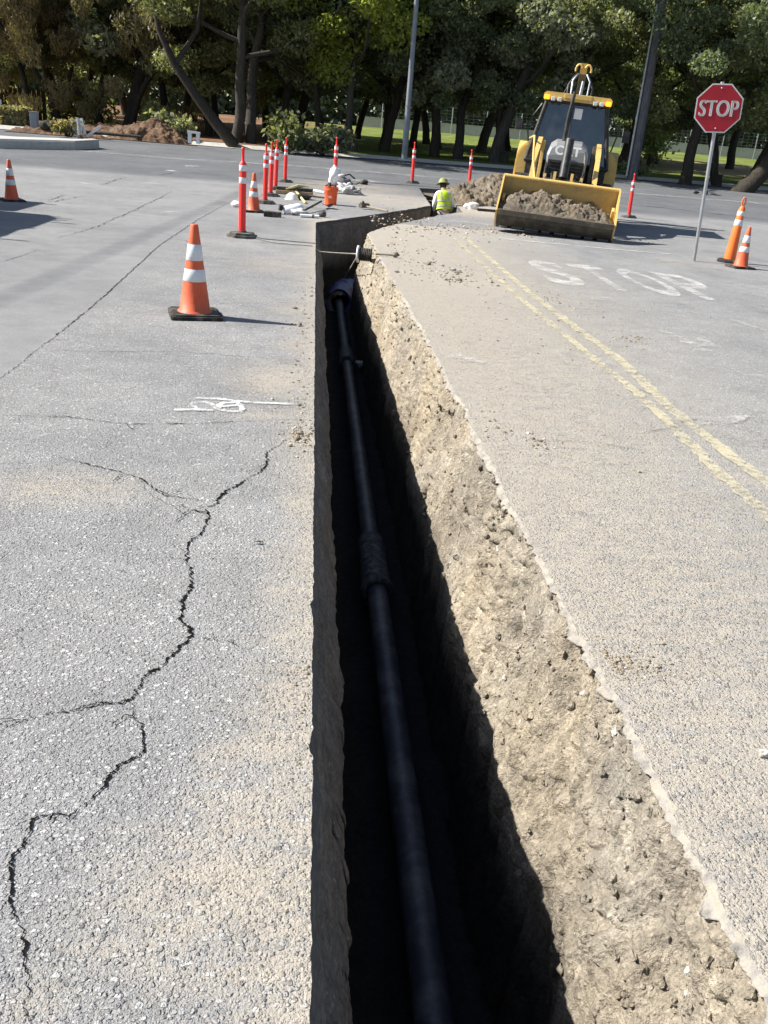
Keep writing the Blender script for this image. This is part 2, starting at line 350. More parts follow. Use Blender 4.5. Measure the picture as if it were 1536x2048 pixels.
# ------------------------------------------------------------------ mesh helpers
class MB:
    def __init__(s): s.v = []; s.f = []; s.mi = []; s.sm = []
    def add(s, vs, fs, mi=0, smooth=False, T=None):
        o = len(s.v)
        s.v += [tuple(T @ Vector(p)) if T else tuple(p) for p in vs]
        s.f += [tuple(i + o for i in f) for f in fs]; s.mi += [mi] * len(fs); s.sm += [smooth] * len(fs)
        return s
    def box(s, c, d, rot=(0, 0, 0), mi=0, bev=0.0, T=None):
        x, y, z = d[0] / 2, d[1] / 2, d[2] / 2
        Mx = Matrix.Translation(c) @ Euler(rot).to_matrix().to_4x4()
        if T: Mx = T @ Mx
        if bev <= 0:
            vs = [(i * x, j * y, k * z) for k in (-1, 1) for j in (-1, 1) for i in (-1, 1)]
            return s.add(vs, [(0, 2, 3, 1), (4, 5, 7, 6), (0, 1, 5, 4), (2, 6, 7, 3), (0, 4, 6, 2), (1, 3, 7, 5)], mi, False, Mx)
        bm = bmesh.new(); bmesh.ops.create_cube(bm, size=1)
        for v in bm.verts: v.co = Vector((v.co.x * d[0], v.co.y * d[1], v.co.z * d[2]))
        bmesh.ops.bevel(bm, geom=bm.edges[:], offset=bev, segments=2, profile=0.6, affect='EDGES')
        bm.verts.index_update()
        s.add([v.co[:] for v in bm.verts], [[v.index for v in f.verts] for f in bm.faces], mi, False, Mx); bm.free(); return s
    def lathe(s, prof, n=20, mi=0, smooth=True, T=None, caps=True, rot=0.0):
        vs = []; fs = []
        for r, z in prof:
            for k in range(n):
                a = 2 * math.pi * k / n + rot; vs.append((r * math.cos(a), r * math.sin(a), z))
        for i in range(len(prof) - 1):
            for k in range(n):
                k2 = (k + 1) % n; fs.append((i * n + k, i * n + k2, (i + 1) * n + k2, (i + 1) * n + k))
        s.add(vs, fs, mi, smooth, T)
        if caps:
            s.add(vs[:n], [tuple(reversed(range(n)))], mi, False, T); s.add(vs[-n:], [tuple(range(n))], mi, False, T)
        return s
    def tube(s, pts, r, n=8, mi=0, smooth=True, T=None, caps=True):
        pts = [Vector(p) for p in pts]; rs = r if isinstance(r, (list, tuple)) else [r] * len(pts)
        vs = []; fs = []; up = Vector((0.31, 0.17, 0.93))
        for i, p in enumerate(pts):
            d = (pts[min(i + 1, len(pts) - 1)] - pts[max(i - 1, 0)]).normalized()
            u = d.cross(up)
            if u.length < 1e-3: u = d.cross(Vector((1, 0, 0)))
            u.normalize(); v = d.cross(u).normalized()
            for k in range(n):
                a = 2 * math.pi * k / n; vs.append(p + (u * math.cos(a) + v * math.sin(a)) * rs[i])
        for i in range(len(pts) - 1):
            for k in range(n):
                k2 = (k + 1) % n; fs.append((i * n + k, i * n + k2, (i + 1) * n + k2, (i + 1) * n + k))
        s.add(vs, fs, mi, smooth, T)
        if caps:
            s.add(vs[:n], [tuple(reversed(range(n)))], mi, False, T); s.add(vs[-n:], [tuple(range(n))], mi, False, T)
        return s
    def prism(s, outline, depth, axis='Y', mi=0, T=None, c=0.0):
        n = len(outline); vs = []
        for d in (c - depth / 2, c + depth / 2):
            for a, b in outline:
                vs.append({'Y': (a, d, b), 'X': (d, a, b), 'Z': (a, b, d)}[axis])
        fs = [tuple(range(n)), tuple(reversed(range(n, 2 * n)))] + [(i, i + n, (i + 1) % n + n, (i + 1) % n) for i in range(n)]
        return s.add(vs, fs, mi, False, T)
    def blob(s, c, r, seed=0.0, amp=0.25, sub=2, mi=0, fr=1.3, smooth=True):
        bm = bmesh.new(); bmesh.ops.create_icosphere(bm, subdivisions=sub, radius=1)
        bm.verts.index_update(); vs = []
        for v in bm.verts:
            k = 1 + amp * fbm(v.co.x * fr + seed, v.co.y * fr, v.co.z * fr + seed * 0.7, 3)
            vs.append((c[0] + v.co.x * r[0] * k, c[1] + v.co.y * r[1] * k, c[2] + v.co.z * r[2] * k))
        s.add(vs, [[v.index for v in f.verts] for f in bm.faces], mi, smooth); bm.free(); return s
    def mesh(s, name, mats):
        me = bpy.data.meshes.new(name); me.from_pydata(s.v, [], s.f)
        for mm in (mats if isinstance(mats, (list, tuple)) else [mats]): me.materials.append(mm)
        me.polygons.foreach_set('material_index', s.mi); me.polygons.foreach_set('use_smooth', s.sm)
        bm = bmesh.new(); bm.from_mesh(me); bmesh.ops.recalc_face_normals(bm, faces=bm.faces[:]); bm.to_mesh(me); bm.free()
        me.update(); return me
    def build(s, name, mats, parent=None):
        return link(name, s.mesh(name, mats), parent)

def link(name, me, parent=None):
    o = bpy.data.objects.new(name, me); COL.objects.link(o)
    if parent: o.parent = parent
    return o
def tag(o, label=None, cat=None, group=None, kind=None):
    for k, v in (('label', label), ('category', cat), ('group', group), ('kind', kind)):
        if v: o[k] = v
    return o
def empty(name, loc, rot=(0, 0, 0), label=None, cat=None, group=None):
    o = bpy.data.objects.new(name, None); COL.objects.link(o); o.location = loc; o.rotation_euler = rot
    o.empty_display_size = 0.2
    return tag(o, label, cat, group)
def kids(o): return [c for c in bpy.data.objects if c.parent == o]
def copy_tree(o, parent=None):
    c = o.copy(); COL.objects.link(c)
    if parent: c.parent = parent
    for ch in kids(o): copy_tree(ch, c)
    return c
def text_mesh(txt, size=1.0, depth=0.0, fat=0.0):
    cu = bpy.data.curves.new('lettering', 'FONT'); cu.body = txt; cu.size = size; cu.extrude = depth; cu.offset = fat
    o = bpy.data.objects.new('lettering', cu); COL.objects.link(o)
    dg = bpy.context.evaluated_depsgraph_get(); me = bpy.data.meshes.new_from_object(o.evaluated_get(dg))
    bpy.data.objects.remove(o); return me
def set_attr(me, name, arr):
    a = me.color_attributes.new(name, 'FLOAT_COLOR', 'POINT')
    buf = np.ones((len(me.vertices), 4), dtype=np.float32); arr = np.asarray(arr, dtype=np.float32)
    buf[:, :arr.shape[1]] = arr; a.data.foreach_set('color', buf.ravel())

# ------------------------------------------------------------------ trench outline (plan)
TR_PX = [(1480, 1870), (1378, 1690), (1290, 1490), (1238, 1400), (1178, 1300), (1132, 1200), (1042, 1050), (985, 930),
         (920, 800), (868, 700), (812, 600), (762, 515), (737, 466)]
right_ctrl = [(0.935, -3.2), (0.935, 0.4)] + [tuple(P(*p).xy) for p in TR_PX]
def right_edge(y):
    for (x0, y0), (x1, y1) in zip(right_ctrl, right_ctrl[1:]):
        if y0 <= y <= y1: return x0 + (x1 - x0) * (y - y0) / (y1 - y0)
    return right_ctrl[-1][0] if y > right_ctrl[-1][1] else right_ctrl[0][0]
YC = P(632, 445).y; YR = right_ctrl[-1][1]
def graded(y0, y1):
    ys = [y0]
    while ys[-1] < y1: ys.append(ys[-1] + (0.06 if ys[-1] < 0.4 else max(0.0075, 0.0042 * ys[-1])))
    ys[-1] = y1; return ys
left_pts = []
for y in graded(-3.2, YC):
    j = 0.004 * fbm(y * 1.1, 2.2, 0, 3) + 0.0035 * fbm(y * 24, 7.7, 0, 4) - 0.02 * max(0, fbm(y * 5.6, 9.1, 0, 4) - .30)
    left_pts.append((0.055 + j, y))
right_pts = []
for y in graded(-3.2, YR):
    j = 0.024 * fbm(y * 1.7, 31.0, 0, 4) + 0.024 * fbm(y * 8.0, 11.0, 0, 5) + 0.010 * fbm(y * 34.0, 15.0, 0, 3)
    right_pts.append((right_edge(y) + j, y))
br_left = [P(862, 411).xy, P(838, 376).xy, P(884, 378.5).xy]
br_right = [P(926, 424).xy, P(880, 430).xy, P(800, 447).xy, P(765, 455).xy]
def dens(a, b, step, amp, seed):
    n = max(2, int((b - a).length / step)); out = []
    nrm = Vector((-(b - a).y, (b - a).x)).normalized()
    for i in range(1, n + 1):
        p = a + (b - a) * (i / n)
        if i < n: p = p + nrm * amp * fbm(i * 0.35, seed, 0, 3)
        out.append((p.x, p.y))
    return out
bl_pts = []; prev = Vector(left_pts[-1])
for i, q in enumerate(br_left):
    bl_pts += dens(prev, q, 0.12, 0.04, 50 + i * 9); prev = q
brr_pts = []
for i, q in enumerate(br_right):
    brr_pts += dens(prev, q, 0.12, 0.06, 90 + i * 9); prev = q
brr_pts += dens(prev, Vector(right_pts[-1]), 0.12, 0.05, 140)[:-1]
outline = left_pts + bl_pts + brr_pts + list(reversed(right_pts))
poly = np.array(outline)
def inside(px, py):
    x0, y0 = poly[:, 0], poly[:, 1]; x1, y1 = np.roll(x0, -1), np.roll(y0, -1)
    res = np.zeros(len(px), bool)
    for a, b, c, d in zip(x0, y0, x1, y1):
        if b == d: continue
        cond = ((b > py) != (d > py)) & (px < (c - a) * (py - b) / (d - b) + a)
        res ^= cond
    return res

# ------------------------------------------------------------------ road sheet with the trench cut out of it
def road():
    rng = np.random.default_rng(3); pts = []
    def grid(x0, x1, y0, y1, s):
        gx, gy = np.meshgrid(np.arange(x0, x1, s), np.arange(y0, y1, s))
        g = np.stack([gx.ravel(), gy.ravel()], 1).astype(float); g += rng.uniform(-.25, .25, g.shape) * s; return g
    A = grid(-2.2, 3.2, 0.4, 6.5, 0.06); B = grid(-8, 11, -4, 27, 0.22); C = grid(-48, 60, -12, 48, 1.0); D = grid(-400, 400, -200, 600, 40)
    B = B[~((B[:, 0] > -2.25) & (B[:, 0] < 3.25) & (B[:, 1] > 0.35) & (B[:, 1] < 6.55))]
    C = C[~((C[:, 0] > -8.2) & (C[:, 0] < 11.2) & (C[:, 1] > -4.2) & (C[:, 1] < 27.2))]
    D = D[~((D[:, 0] > -60) & (D[:, 0] < 70) & (D[:, 1] > -30) & (D[:, 1] < 70))]
    pts = np.concatenate([A, B, C, D])
    keep = ~inside(pts[:, 0], pts[:, 1])
    near = (pts[:, 0] > -0.3) & (pts[:, 0] < 6) & (pts[:, 1] > -4) & (pts[:, 1] < 40)
    idx = np.where(near)[0]
    for i in idx:
        d = np.min((poly[:, 0] - pts[i, 0]) ** 2 + (poly[:, 1] - pts[i, 1]) ** 2)
        if d < 0.018 ** 2: keep[i] = False
    pts = pts[keep]
    n = len(outline)
    vin = [Vector(p) for p in outline] + [Vector((float(a), float(b))) for a, b in pts]
    vo, eo, fo, *_ = delaunay_2d_cdt(vin, [(i, (i + 1) % n) for i in range(n)], [], 0, 1e-5)
    V = np.array([v[:] for v in vo]); Fc = np.array([f[:] for f in fo])
    cen = V[Fc].mean(axis=1); ins = np.zeros(len(cen), bool)
    box = (cen[:, 0] > -0.2) & (cen[:, 0] < 7) & (cen[:, 1] > -4) & (cen[:, 1] < 45)
    ii = np.where(box)[0]; ins[ii] = inside(cen[ii, 0], cen[ii, 1])
    Fc = Fc[~ins]
    tri = V[Fc]; ar = (tri[:, 1, 0] - tri[:, 0, 0]) * (tri[:, 2, 1] - tri[:, 0, 1]) - (tri[:, 1, 1] - tri[:, 0, 1]) * (tri[:, 2, 0] - tri[:, 0, 0])
    Fc[ar < 0] = Fc[ar < 0][:, ::-1]
    me = bpy.data.meshes.new('road')
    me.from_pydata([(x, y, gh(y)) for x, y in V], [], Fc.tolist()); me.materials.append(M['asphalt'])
    # where loose soil lies, and which lanes are finer or darker
    zone = np.zeros((len(V), 3))
    c1a, c1b = P(0, 760), P(470, 397)
    def blobs(L):
        out = []
        for px, py, rx, ry, k in L:
            q = P(px, py); out.append((q.x, q.y, rx, ry, k))
        return out
    patches = blobs([(470, 1760, .30, .22, .75), (560, 1900, .22, .25, .7), (440, 1510, .08, .06, .8), (560, 1480, .13, .12, .85), (585, 1390, .09, .09, .9),
        (590, 1275, .14, .06, .7), (560, 760, .35, .5, .75), (600, 880, .10, .22, .95), (590, 690, .22, .3, .6), (600, 1010, .10, .25, .7), (500, 1620, .2, .12, .7), (330, 1850, .25, .2, .5), (570, 1180, .12, .12, .6), (540, 830, .3, .2, .5), (600, 620, .35, .5, .55), (120, 975, .45, .28, .55),
        (560, 530, .7, 1.0, .45), (1250, 1340, .3, .12, .6), (1500, 1430, .35, .12, .4), (900, 560, 1.4, 3.0, .95), (820, 490, 1.2, 2.0, .95), (1000, 700, .9, 1.2, .7),
        (1120, 860, .8, .7, .62), (1250, 980, .5, .6, .5), (1180, 700, .5, .9, .5), (1300, 830, .25, .7, .5), (1450, 950, .3, .4, .55), (960, 420, 2.6, 2.2, .8), (780, 400, 2.5, 2.5, .55), (1100, 1130, .4, .3, .45), (700, 375, 2.5, 2.5, .5), (1320, 1180, .35, .25, .35), (75, 2000, .06, .2, .5)])
    for i, (x, y) in enumerate(V):
        d = 0.0; sm = 0.0; st = 0.0
        if -60 < x < 70 and -6 < y < 60:
            for bx, by, rx, ry, k in patches:
                q = ((x - bx) / rx) ** 2 + ((y - by) / ry) ** 2
                if q < 4: d = max(d, k * math.exp(-q * 1.1))
            if y < YC + 1:
                if x < 0.3: d = max(d, 0.72 * math.exp(-max(0, 0.06 - x) / (0.14 + 0.10 * (fbm(x * .5, y * 1.3, 5, 3) + .5))))
                elif x < 4: d = max(d, (0.66 + 0.30 * min(1, y / 8)) * math.exp(-(max(0, x - 0.93) / (1.15 + 0.11 * y)) ** 1.6))
                if x > 0.9: d = max(d, 1.0 * math.exp(-max(0, x - .93) / (.05 + .07 * max(0, fbm(y * 2.2, 8, 1, 3) + .2))))
            side = (c1b.x - c1a.x) * (y - c1a.y) - (c1b.y - c1a.y) * (x - c1a.x)
            ln = math.hypot(c1b.x - c1a.x, c1b.y - c1a.y); t = side / ln
            if x < 0.3:
                sm = min(1, max(0, t / 0.02)) * 0.92 if t < 1.9 else max(0.35, 0.92 - (t - 1.9) * 3)
            if y > 8: sm = max(sm, min(0.55, (y - 8) / 14))
            yy = y - (26 + 0.0 * x)
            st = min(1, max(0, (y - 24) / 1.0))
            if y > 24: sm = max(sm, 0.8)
        else: sm = 0.8; st = 1
        zone[i] = (d, sm, st)
    set_attr(me, 'zone', zone)
    tag(link('road', me), 'grey cracked asphalt street around the trench', None, None, 'structure')
road()

# ------------------------------------------------------------------ trench walls and floor
def floor_z(x, y): 
    t = min(1, max(0, (y - 15.5) / 3)); return -1.34 + 0.36 * t * t * (3 - 2 * t)

def right_wall():
    ys = [p[1] for p in right_pts]; k0 = next(i for i, y in enumerate(ys) if y > -0.3)
    pts = right_pts[max(0, k0 - 1):]
    nd = 140; vs = []; fs = []; mi = []
    tb = lambda v, o: noise.turbulence(v, o, True, noise_basis='PERLIN_ORIGINAL')
    for i, (xe, y) in enumerate(pts):
        rim = max(0.005, 0.013 + 0.034 * fbm(y * 3.3, 3.3, 0, 4) + 0.028 * fbm(y * 17, 1.3, 0, 4))
        lump = noise.noise(Vector((y * 0.8, 4.4, 0)))
        for j in range(nd):
            if j < 5:
                d = rim * j / 4
                x = xe - 0.003 * j - 0.020 * (j / 4) * (0.4 + fbm(y * 9, d * 30, 2, 3)) - (0.006 * tb(Vector((y * 40, d * 60, 1)), 3) if j else 0)
            else:
                s = (j - 5) / (nd - 6)
                d = rim + 0.002 + (0.80 - rim) * s / 0.86 if s < 0.86 else 0.80 + 0.60 * (s - 0.86) / 0.14
                under = 0.020 * math.exp(-(d - rim) / 0.02) * (0.6 + 0.8 * fbm(y * 4, 5, 5, 2))
                x = xe - 0.010 + under - 0.262 * min(d, 0.66) - 0.05 * max(0, d - 0.66) - 0.03 * lump * math.sin(min(1, d / 0.62) * math.pi)
                f = min(1, (d - rim) / 0.035); low = 1 - 0.55 * min(1, max(0, (d - 0.42) / 0.2))
                u = y + 0.45 * d
                big = tb(Vector((u * 4.2, d * 6.0, 3.0)), 4) - 0.55
                mid = tb(Vector((u * 13.0, d * 15.0 - y * 3, 7.0)), 4) - 0.55
                patch = min(1, max(0, fbm(y * 1.3, d * 2.8, 44, 3) * 3 + 0.45))
                v1 = noise.voronoi(Vector((u * 11 + 0.5 * fbm(y * 7, d * 7, 3, 2), d * 13, 2.0)))[0]
                v2 = noise.voronoi(Vector((y * 30, d * 34, 5.0)))[0]
                clod = min(0.35, max(0, v1[1] - v1[0] - 0.05)) * patch
                gouge = -max(0, fbm(u * 2.4, d * 1.1 - y * .3, 70, 4) - 0.18) * 0.18
                tooth = 0.010 * math.sin(u * 34 + 4 * fbm(y, d, 8, 2)) * max(0, fbm(y * .9, d, 15, 2) + .3)
                x -= f * low * (0.014 * big + 0.008 * mid * (0.4 + patch) + 0.085 * clod + 0.018 * max(0, 0.5 - v2[0]) * (0.3 + patch) + gouge + tooth)
            vs.append((x, y + (0.012 * fbm(y * 9, d * 9, 20, 3) if j > 5 else 0), gh(y) - d))
            if i and j:
                a = (i - 1) * nd + j - 1; fs.append((a, a + 1, i * nd + j, i * nd + j - 1)); mi.append(1 if j < 5 else 0)
    me = bpy.data.meshes.new('trench_wall'); me.from_pydata(vs, [], fs)
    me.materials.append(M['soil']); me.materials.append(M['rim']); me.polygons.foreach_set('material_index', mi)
    me.polygons.foreach_set('use_smooth', [True] * len(fs)); me.update()
    tag(link('trench_wall', me), 'sunlit rough soil bank on the right side of the trench', None, None, 'structure')
    # clods and stones that stick out of the bank
    rnd = random.Random(12); mb = MB(); ny = len(pts)
    bm = bmesh.new(); bmesh.ops.create_icosphere(bm, subdivisions=2, radius=1); bm.verts.index_update()
    iv = [v.co.copy() for v in bm.verts]; iff = [tuple(v.index for v in f.verts) for f in bm.faces]; bm.free()
    for k in range(3200):
        i = int(rnd.random() ** 1.1 * (ny - 1)); j = 6 + int(rnd.random() ** 1.5 * 105); p = Vector(vs[i * nd + j])
        if fbm(p.y * 1.7, p.z * 3.0, 61, 3) < -0.12 and rnd.random() < .8: continue
        r = (.0025 + .012 * rnd.random() ** 3.5 + (.022 * rnd.random() if rnd.random() < .012 else 0)) * (1 + .05 * p.y)
        sd_ = rnd.random() * 50; sc = Vector((rnd.uniform(.6, 1), rnd.uniform(.8, 1.5), rnd.uniform(.6, 1.1))) * r; rz = Matrix.Rotation(rnd.uniform(-.8, .8), 3, 'X')
        cc = p + Vector((-.35 * sc.x, 0, 0))
        mb.add([(cc + rz @ Vector((v.x * sc.x, v.y * sc.y, v.z * sc.z)) * (1 + .55 * fbm(v.x * 1.5 + sd_, v.y * 1.5, v.z * 1.5, 3)))[:] for v in iv], iff, 0 if rnd.random() < .97 else 1)
    tag(mb.build('soil_clods', [M['soil'], M['stone']]), 'clods and small stones sticking out of the cut bank', None, None, 'stuff')

def shade_wall():
    pts = [p for p in left_pts if p[1] > -0.5] + bl_pts + brr_pts + [right_pts[-1]]
    nl = len([p for p in left_pts if p[1] > -0.5]); nd = 40; vs = []; fs = []; mi = []; s = 0
    for i, (xe, y) in enumerate(pts):
        a = Vector(pts[max(0, i - 1)]); b = Vector(pts[min(len(pts) - 1, i + 1)])
        t = (b - a).normalized(); nr = Vector((t.y, -t.x)); main = i < nl - 2
        if i: s += (Vector(pts[i]) - Vector(pts[i - 1])).length
        for j in range(nd):
            d = 0.06 * j / 3 if j < 4 else 0.06 + 1.34 * ((j - 3) / (nd - 4))
            if main: off = 0.0 if j == 0 else 0.29 * min(d, 0.40) - 0.10 * max(0, min(d - 0.40, 0.25))
            else: off = 0.02 * min(d, 0.6)
            amp = min(1, d / 0.05) * (1 if j > 3 else 0.35)
            off += amp * (0.022 * fbm(s * 1.6, d * 4, 3, 4) + 0.014 * fbm(s * 13, d * 16, 6, 4))
            z = gh(y) - d
            vs.append((xe + nr.x * off, y + nr.y * off, z))
            if i and j:
                q = (i - 1) * nd + j - 1; fs.append((q, i * nd + j - 1, i * nd + j, q + 1)); mi.append(1 if j < 4 else 0)
    me = bpy.data.meshes.new('trench_wall'); me.from_pydata(vs, [], fs)
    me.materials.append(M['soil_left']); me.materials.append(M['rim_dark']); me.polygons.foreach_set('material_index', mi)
    me.polygons.foreach_set('use_smooth', [True] * len(fs)); me.update()
    tag(link('trench_wall', me), 'shaded cut bank on the left side of the trench', None, None, 'structure')

def trench_floor():
    xs = np.arange(-0.6, 9, 0.11); ys = np.arange(-3.6, 40, 0.11); vs = []; fs = []; nx = len(xs)
    for i, y in enumerate(ys):
        for j, x in enumerate(xs):
            vs.append((x, y, floor_z(x, y) + 0.05 * fbm(x * 2.5, y * 2.5, 4, 4) + gh(y)))
            if i and j: fs.append(((i - 1) * nx + j - 1, (i - 1) * nx + j, i * nx + j, i * nx + j - 1))
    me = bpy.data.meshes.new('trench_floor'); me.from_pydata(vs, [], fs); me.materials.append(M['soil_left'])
    me.polygons.foreach_set('use_smooth', [True] * len(fs)); me.update()
    tag(link('trench_floor', me), 'floor of the trench with its shade painted dark into the soil', None, None, 'structure')
right_wall(); shade_wall(); trench_floor()

# ------------------------------------------------------------------ cracks, paint and joints on the road
ZOFF = [0.0030]
def ribbon(name, pts, width, mat, jag=0.0, step=0.03, taper=True, wvar=0.5, seed=0.0, world=False, smooth_pts=False):
    W = [Vector((p.x, p.y)) for p in (pts if world else [P(*p) for p in pts])]
    line = []
    for a, b in zip(W, W[1:]):
        n = max(1, int((b - a).length / step))
        for i in range(n): line.append(a + (b - a) * (i / n))
    line.append(W[-1]); vs = []; fs = []; N = len(line); s = seed
    for i, p in enumerate(line):
        t = line[min(i + 1, N - 1)] - line[max(i - 1, 0)]
        if t.length < 1e-6: t = Vector((1, 0))
        t.normalize(); nr = Vector((-t.y, t.x))
        if i: s += (p - line[i - 1]).length
        k = jag * (fbm(s * 5.0, seed + 3, 0, 4) * 1.3 + 0.8 * fbm(s * 25.0, seed + 8, 0, 3) + (0.55 * fbm(s * 90.0, seed + 9, 0, 2) if step < .02 else 0))
        wd = width * (1 + wvar * 1.8 * fbm(s * 11, seed + 20, 0, 3) + wvar * 1.3 * fbm(s * 55, seed + 25, 0, 2))
        if taper: wd *= min(1, 0.25 + 4 * min(i, N - 1 - i) / N)
        wd = max(wd, width * 0.30) / 2
        for sg in (-1, 0, 1):
            q = p + nr * (k + sg * wd); vs.append((q.x, q.y, gh(q.y) + ZOFF[0]))
        if i: fs += [(3 * i - 3, 3 * i - 2, 3 * i + 1, 3 * i), (3 * i - 2, 3 * i - 1, 3 * i + 2, 3 * i + 1)]
    ZOFF[0] += 0.00012
    me = bpy.data.meshes.new(name); me.from_pydata(vs, [], fs); me.materials.append(mat); me.update()
    if mat == M['crack']: set_attr(me, 'edge', np.tile([[1.0] * 3, [0.0] * 3, [1.0] * 3], (N, 1)))
    for p in me.polygons:
        if p.normal.z < 0: p.flip()
    return tag(link(name, me), None, None, None, 'structure')
CR = [
    ([(0, 758), (75, 700), (140, 650), (200, 600), (260, 545), (320, 490), (400, 437), (470, 397)], .016, .012),
    ([(575, 880), (537, 905), (533, 935), (490, 965), (440, 990), (415, 1015), (415, 1045), (375, 1100), (385, 1180), (365, 1240), (385, 1275), (330, 1325), (290, 1350), (265, 1400), (200, 1415), (100, 1430), (-30, 1470)], .013, .012),
    ([(265, 1403), (285, 1470), (290, 1500), (225, 1540), (195, 1590), (150, 1630), (75, 1645), (30, 1710), (25, 1800), (45, 1880), (48, 1960), (45, 2060)], .008, .009),
    ([(120, 915), (240, 945), (300, 968), (330, 992), (412, 1002)], .008, .012),
    ([(0, 830), (150, 836), (260, 850), (390, 848), (480, 845), (600, 838)], .007, .012),
    ([(100, 702), (350, 704), (560, 718)], .006, .012), ([(420, 607), (610, 606)], .006, .01),
    ([(385, 1275), (430, 1275), (490, 1300)], .005, .01), ([(270, 955), (300, 990), (370, 1030), (400, 1035)], .004, .01),
    ([(455, 905), (475, 885)], .004, .01), ([(335, 499), (390, 504)], .012, .01), ([(280, 515), (560, 520), (625, 530)], .006, .02),
    ([(45, 408), (110, 403), (165, 392)], .03, .05), ([(95, 402), (130, 390)], .03, .05), ([(200, 371), (252, 354)], .03, .05), ([(320, 350), (345, 345)], .03, .05),
    ([(110, 478), (190, 455), (270, 420), (345, 382)], .02, .03), ([(0, 525), (80, 500)], .012, .02),
    ([(1150, 668), (1180, 664)], .012, .01), ([(1300, 790), (1260, 770)], .008, .02), ([(1345, 850), (1400, 838)], .008, .02), ([(1000, 760), (1100, 780), (1140, 770)], .004, .02),
    ([(1050, 880), (1180, 885), (1290, 900)], .004, .02), ([(1290, 868), (1370, 850)], .006, .015),
]
for i, (pts, wd, jg) in enumerate(CR): ribbon('road_crack', pts, wd * (1.55 if i < 12 else 1.4), M['crack'], jg * 1.3, 0.007 if i < 12 else 0.04, wvar=.5, seed=i * 3.7)
rt = random.Random(21)
for i in (0, 1, 1, 1, 2, 2, 3, 4, 1, 2, 0, 4, 1, 3):
    pts = CR[i][0]; k = rt.randrange(len(pts) - 1); f = rt.random()
    a = (pts[k][0] + (pts[k + 1][0] - pts[k][0]) * f, pts[k][1] + (pts[k + 1][1] - pts[k][1]) * f); sg = rt.choice((-1, 1)); L = rt.uniform(20, 75)
    ribbon('road_crack', [a, (a[0] + sg * L * .5, a[1] + rt.uniform(-8, 14)), (a[0] + sg * L, a[1] + rt.uniform(-16, 22))], 0.010, M['crack'], .012, 0.007, wvar=.5, seed=rt.random() * 99)
ribbon('road_joint', [(560, 352), (640, 360), (740, 366), (850, 373), (950, 383), (1000, 388)], .10, M['tar'], 0.05, 0.2, seed=2)
ribbon('road_joint', [(1236, 407), (1330, 416), (1440, 429), (1560, 444)], .06, M['tar'], 0.03, 0.2, seed=4)
Z = lambda x, y, s=2.4, ox=0, oy=560: (ox + x / s, oy + y / s)
for k, st in enumerate([[(935, 570), (1050, 576), (1220, 594), (1412, 600)], [(835, 629), (930, 627), (1022, 631)],
           [(965, 632), (940, 618), (925, 605), (930, 592), (985, 590), (1010, 600), (1045, 624), (1085, 634), (1150, 636), (1164, 622), (1142, 592), (1075, 594), (1048, 606), (1045, 624)], [(1052, 612), (1150, 606)]]):
    ribbon('spray_mark', [Z(*p) for p in st], .032, M['white_spray'], 0.004, 0.02, False, 0.25, seed=40 + k)
ribbon('spray_mark', [(540, 531), (600, 538)], .12, M['white_faint'], 0.02, 0.05, True, 0.6, seed=60)
ribbon('spray_mark', [(555, 436), (630, 441)], .20, M['white_line'], 0.03, 0.05, True, 0.6, seed=61)
ribbon('spray_mark', [(300, 842), (365, 845)], .04, M['white_faint'], 0.01, 0.03, True, 0.6, seed=62)
for k, (a, b, wd) in enumerate([((137, 366), (190, 368), .22), ((283, 366), (320, 369), .3), ((330, 341), (357, 343), .35), ((313, 425), (362, 425), .12), ((372, 333), (395, 332), .3), ((240, 450), (260, 452), .08), ((700, 360), (760, 364), .3), ((610, 400), (660, 402), .15), ((560, 418), (600, 420), .12)]):
    ribbon('spray_mark', [a, b], wd, M['white_line'], 0.03, 0.08, True, 0.8, seed=70 + k * 2)
ribbon('yellow_line', [(908, 478), (1040, 598), (1180, 713), (1270, 785), (1345, 855), (1440, 950), (1600, 1090)], .072, M['yellow_line'], 0.01, 0.06, False, 0.25, seed=80)
ribbon('yellow_line', [(930, 476), (1060, 588), (1165, 667), (1240, 722), (1345, 823), (1450, 905), (1600, 1020)], .085, M['yellow_line'], 0.01, 0.06, False, 0.2, seed=81)
ribbon('white_line', [(900, 441), (985, 451), (1010, 454)], .14, M['white_line'], 0.01, 0.1, False, 0.2, seed=82)
ribbon('white_line', [(985, 474), (1027, 481), (1120, 489), (1200, 497), (1280, 504), (1340, 509)], .12, M['white_line'], 0.01, 0.1, False, 0.2, seed=83)
ribbon('white_line', [(1240, 494), (1310, 500)], .08, M['white_faint'], 0.02, 0.1, True, 0.4, seed=84)
for k, (a, b, wd) in enumerate([((1322, 660), (1425, 712), .10), ((1390, 672), (1445, 705), .12), ((1505, 588), (1545, 600), .14), ((1450, 562), (1500, 575), .08), ((1185, 595), (1230, 605), .2), ((1460, 640), (1536, 665), .05), ((1400, 850), (1500, 835), .12), ((1460, 548), (1545, 566), .06), ((880, 708), (1000, 735), .10)]):
    ribbon('white_line', [a, b], wd, M['white_faint'], 0.03, 0.06, True, 0.8, seed=90 + k * 2)
ribbon('yellow_mark', [(1320, 522), (1345, 526), (1375, 528)], .5, M['yellow_mark'], 0.05, 0.08, True, 0.6, seed=120)
ribbon('worn_lane_strip', [(-30, 288), (150, 301), (350, 318), (560, 330), (760, 346), (1000, 366), (1250, 386), (1560, 410)], .55, M['white_faint'], 0.03, 0.3, False, 0.3, seed=130)
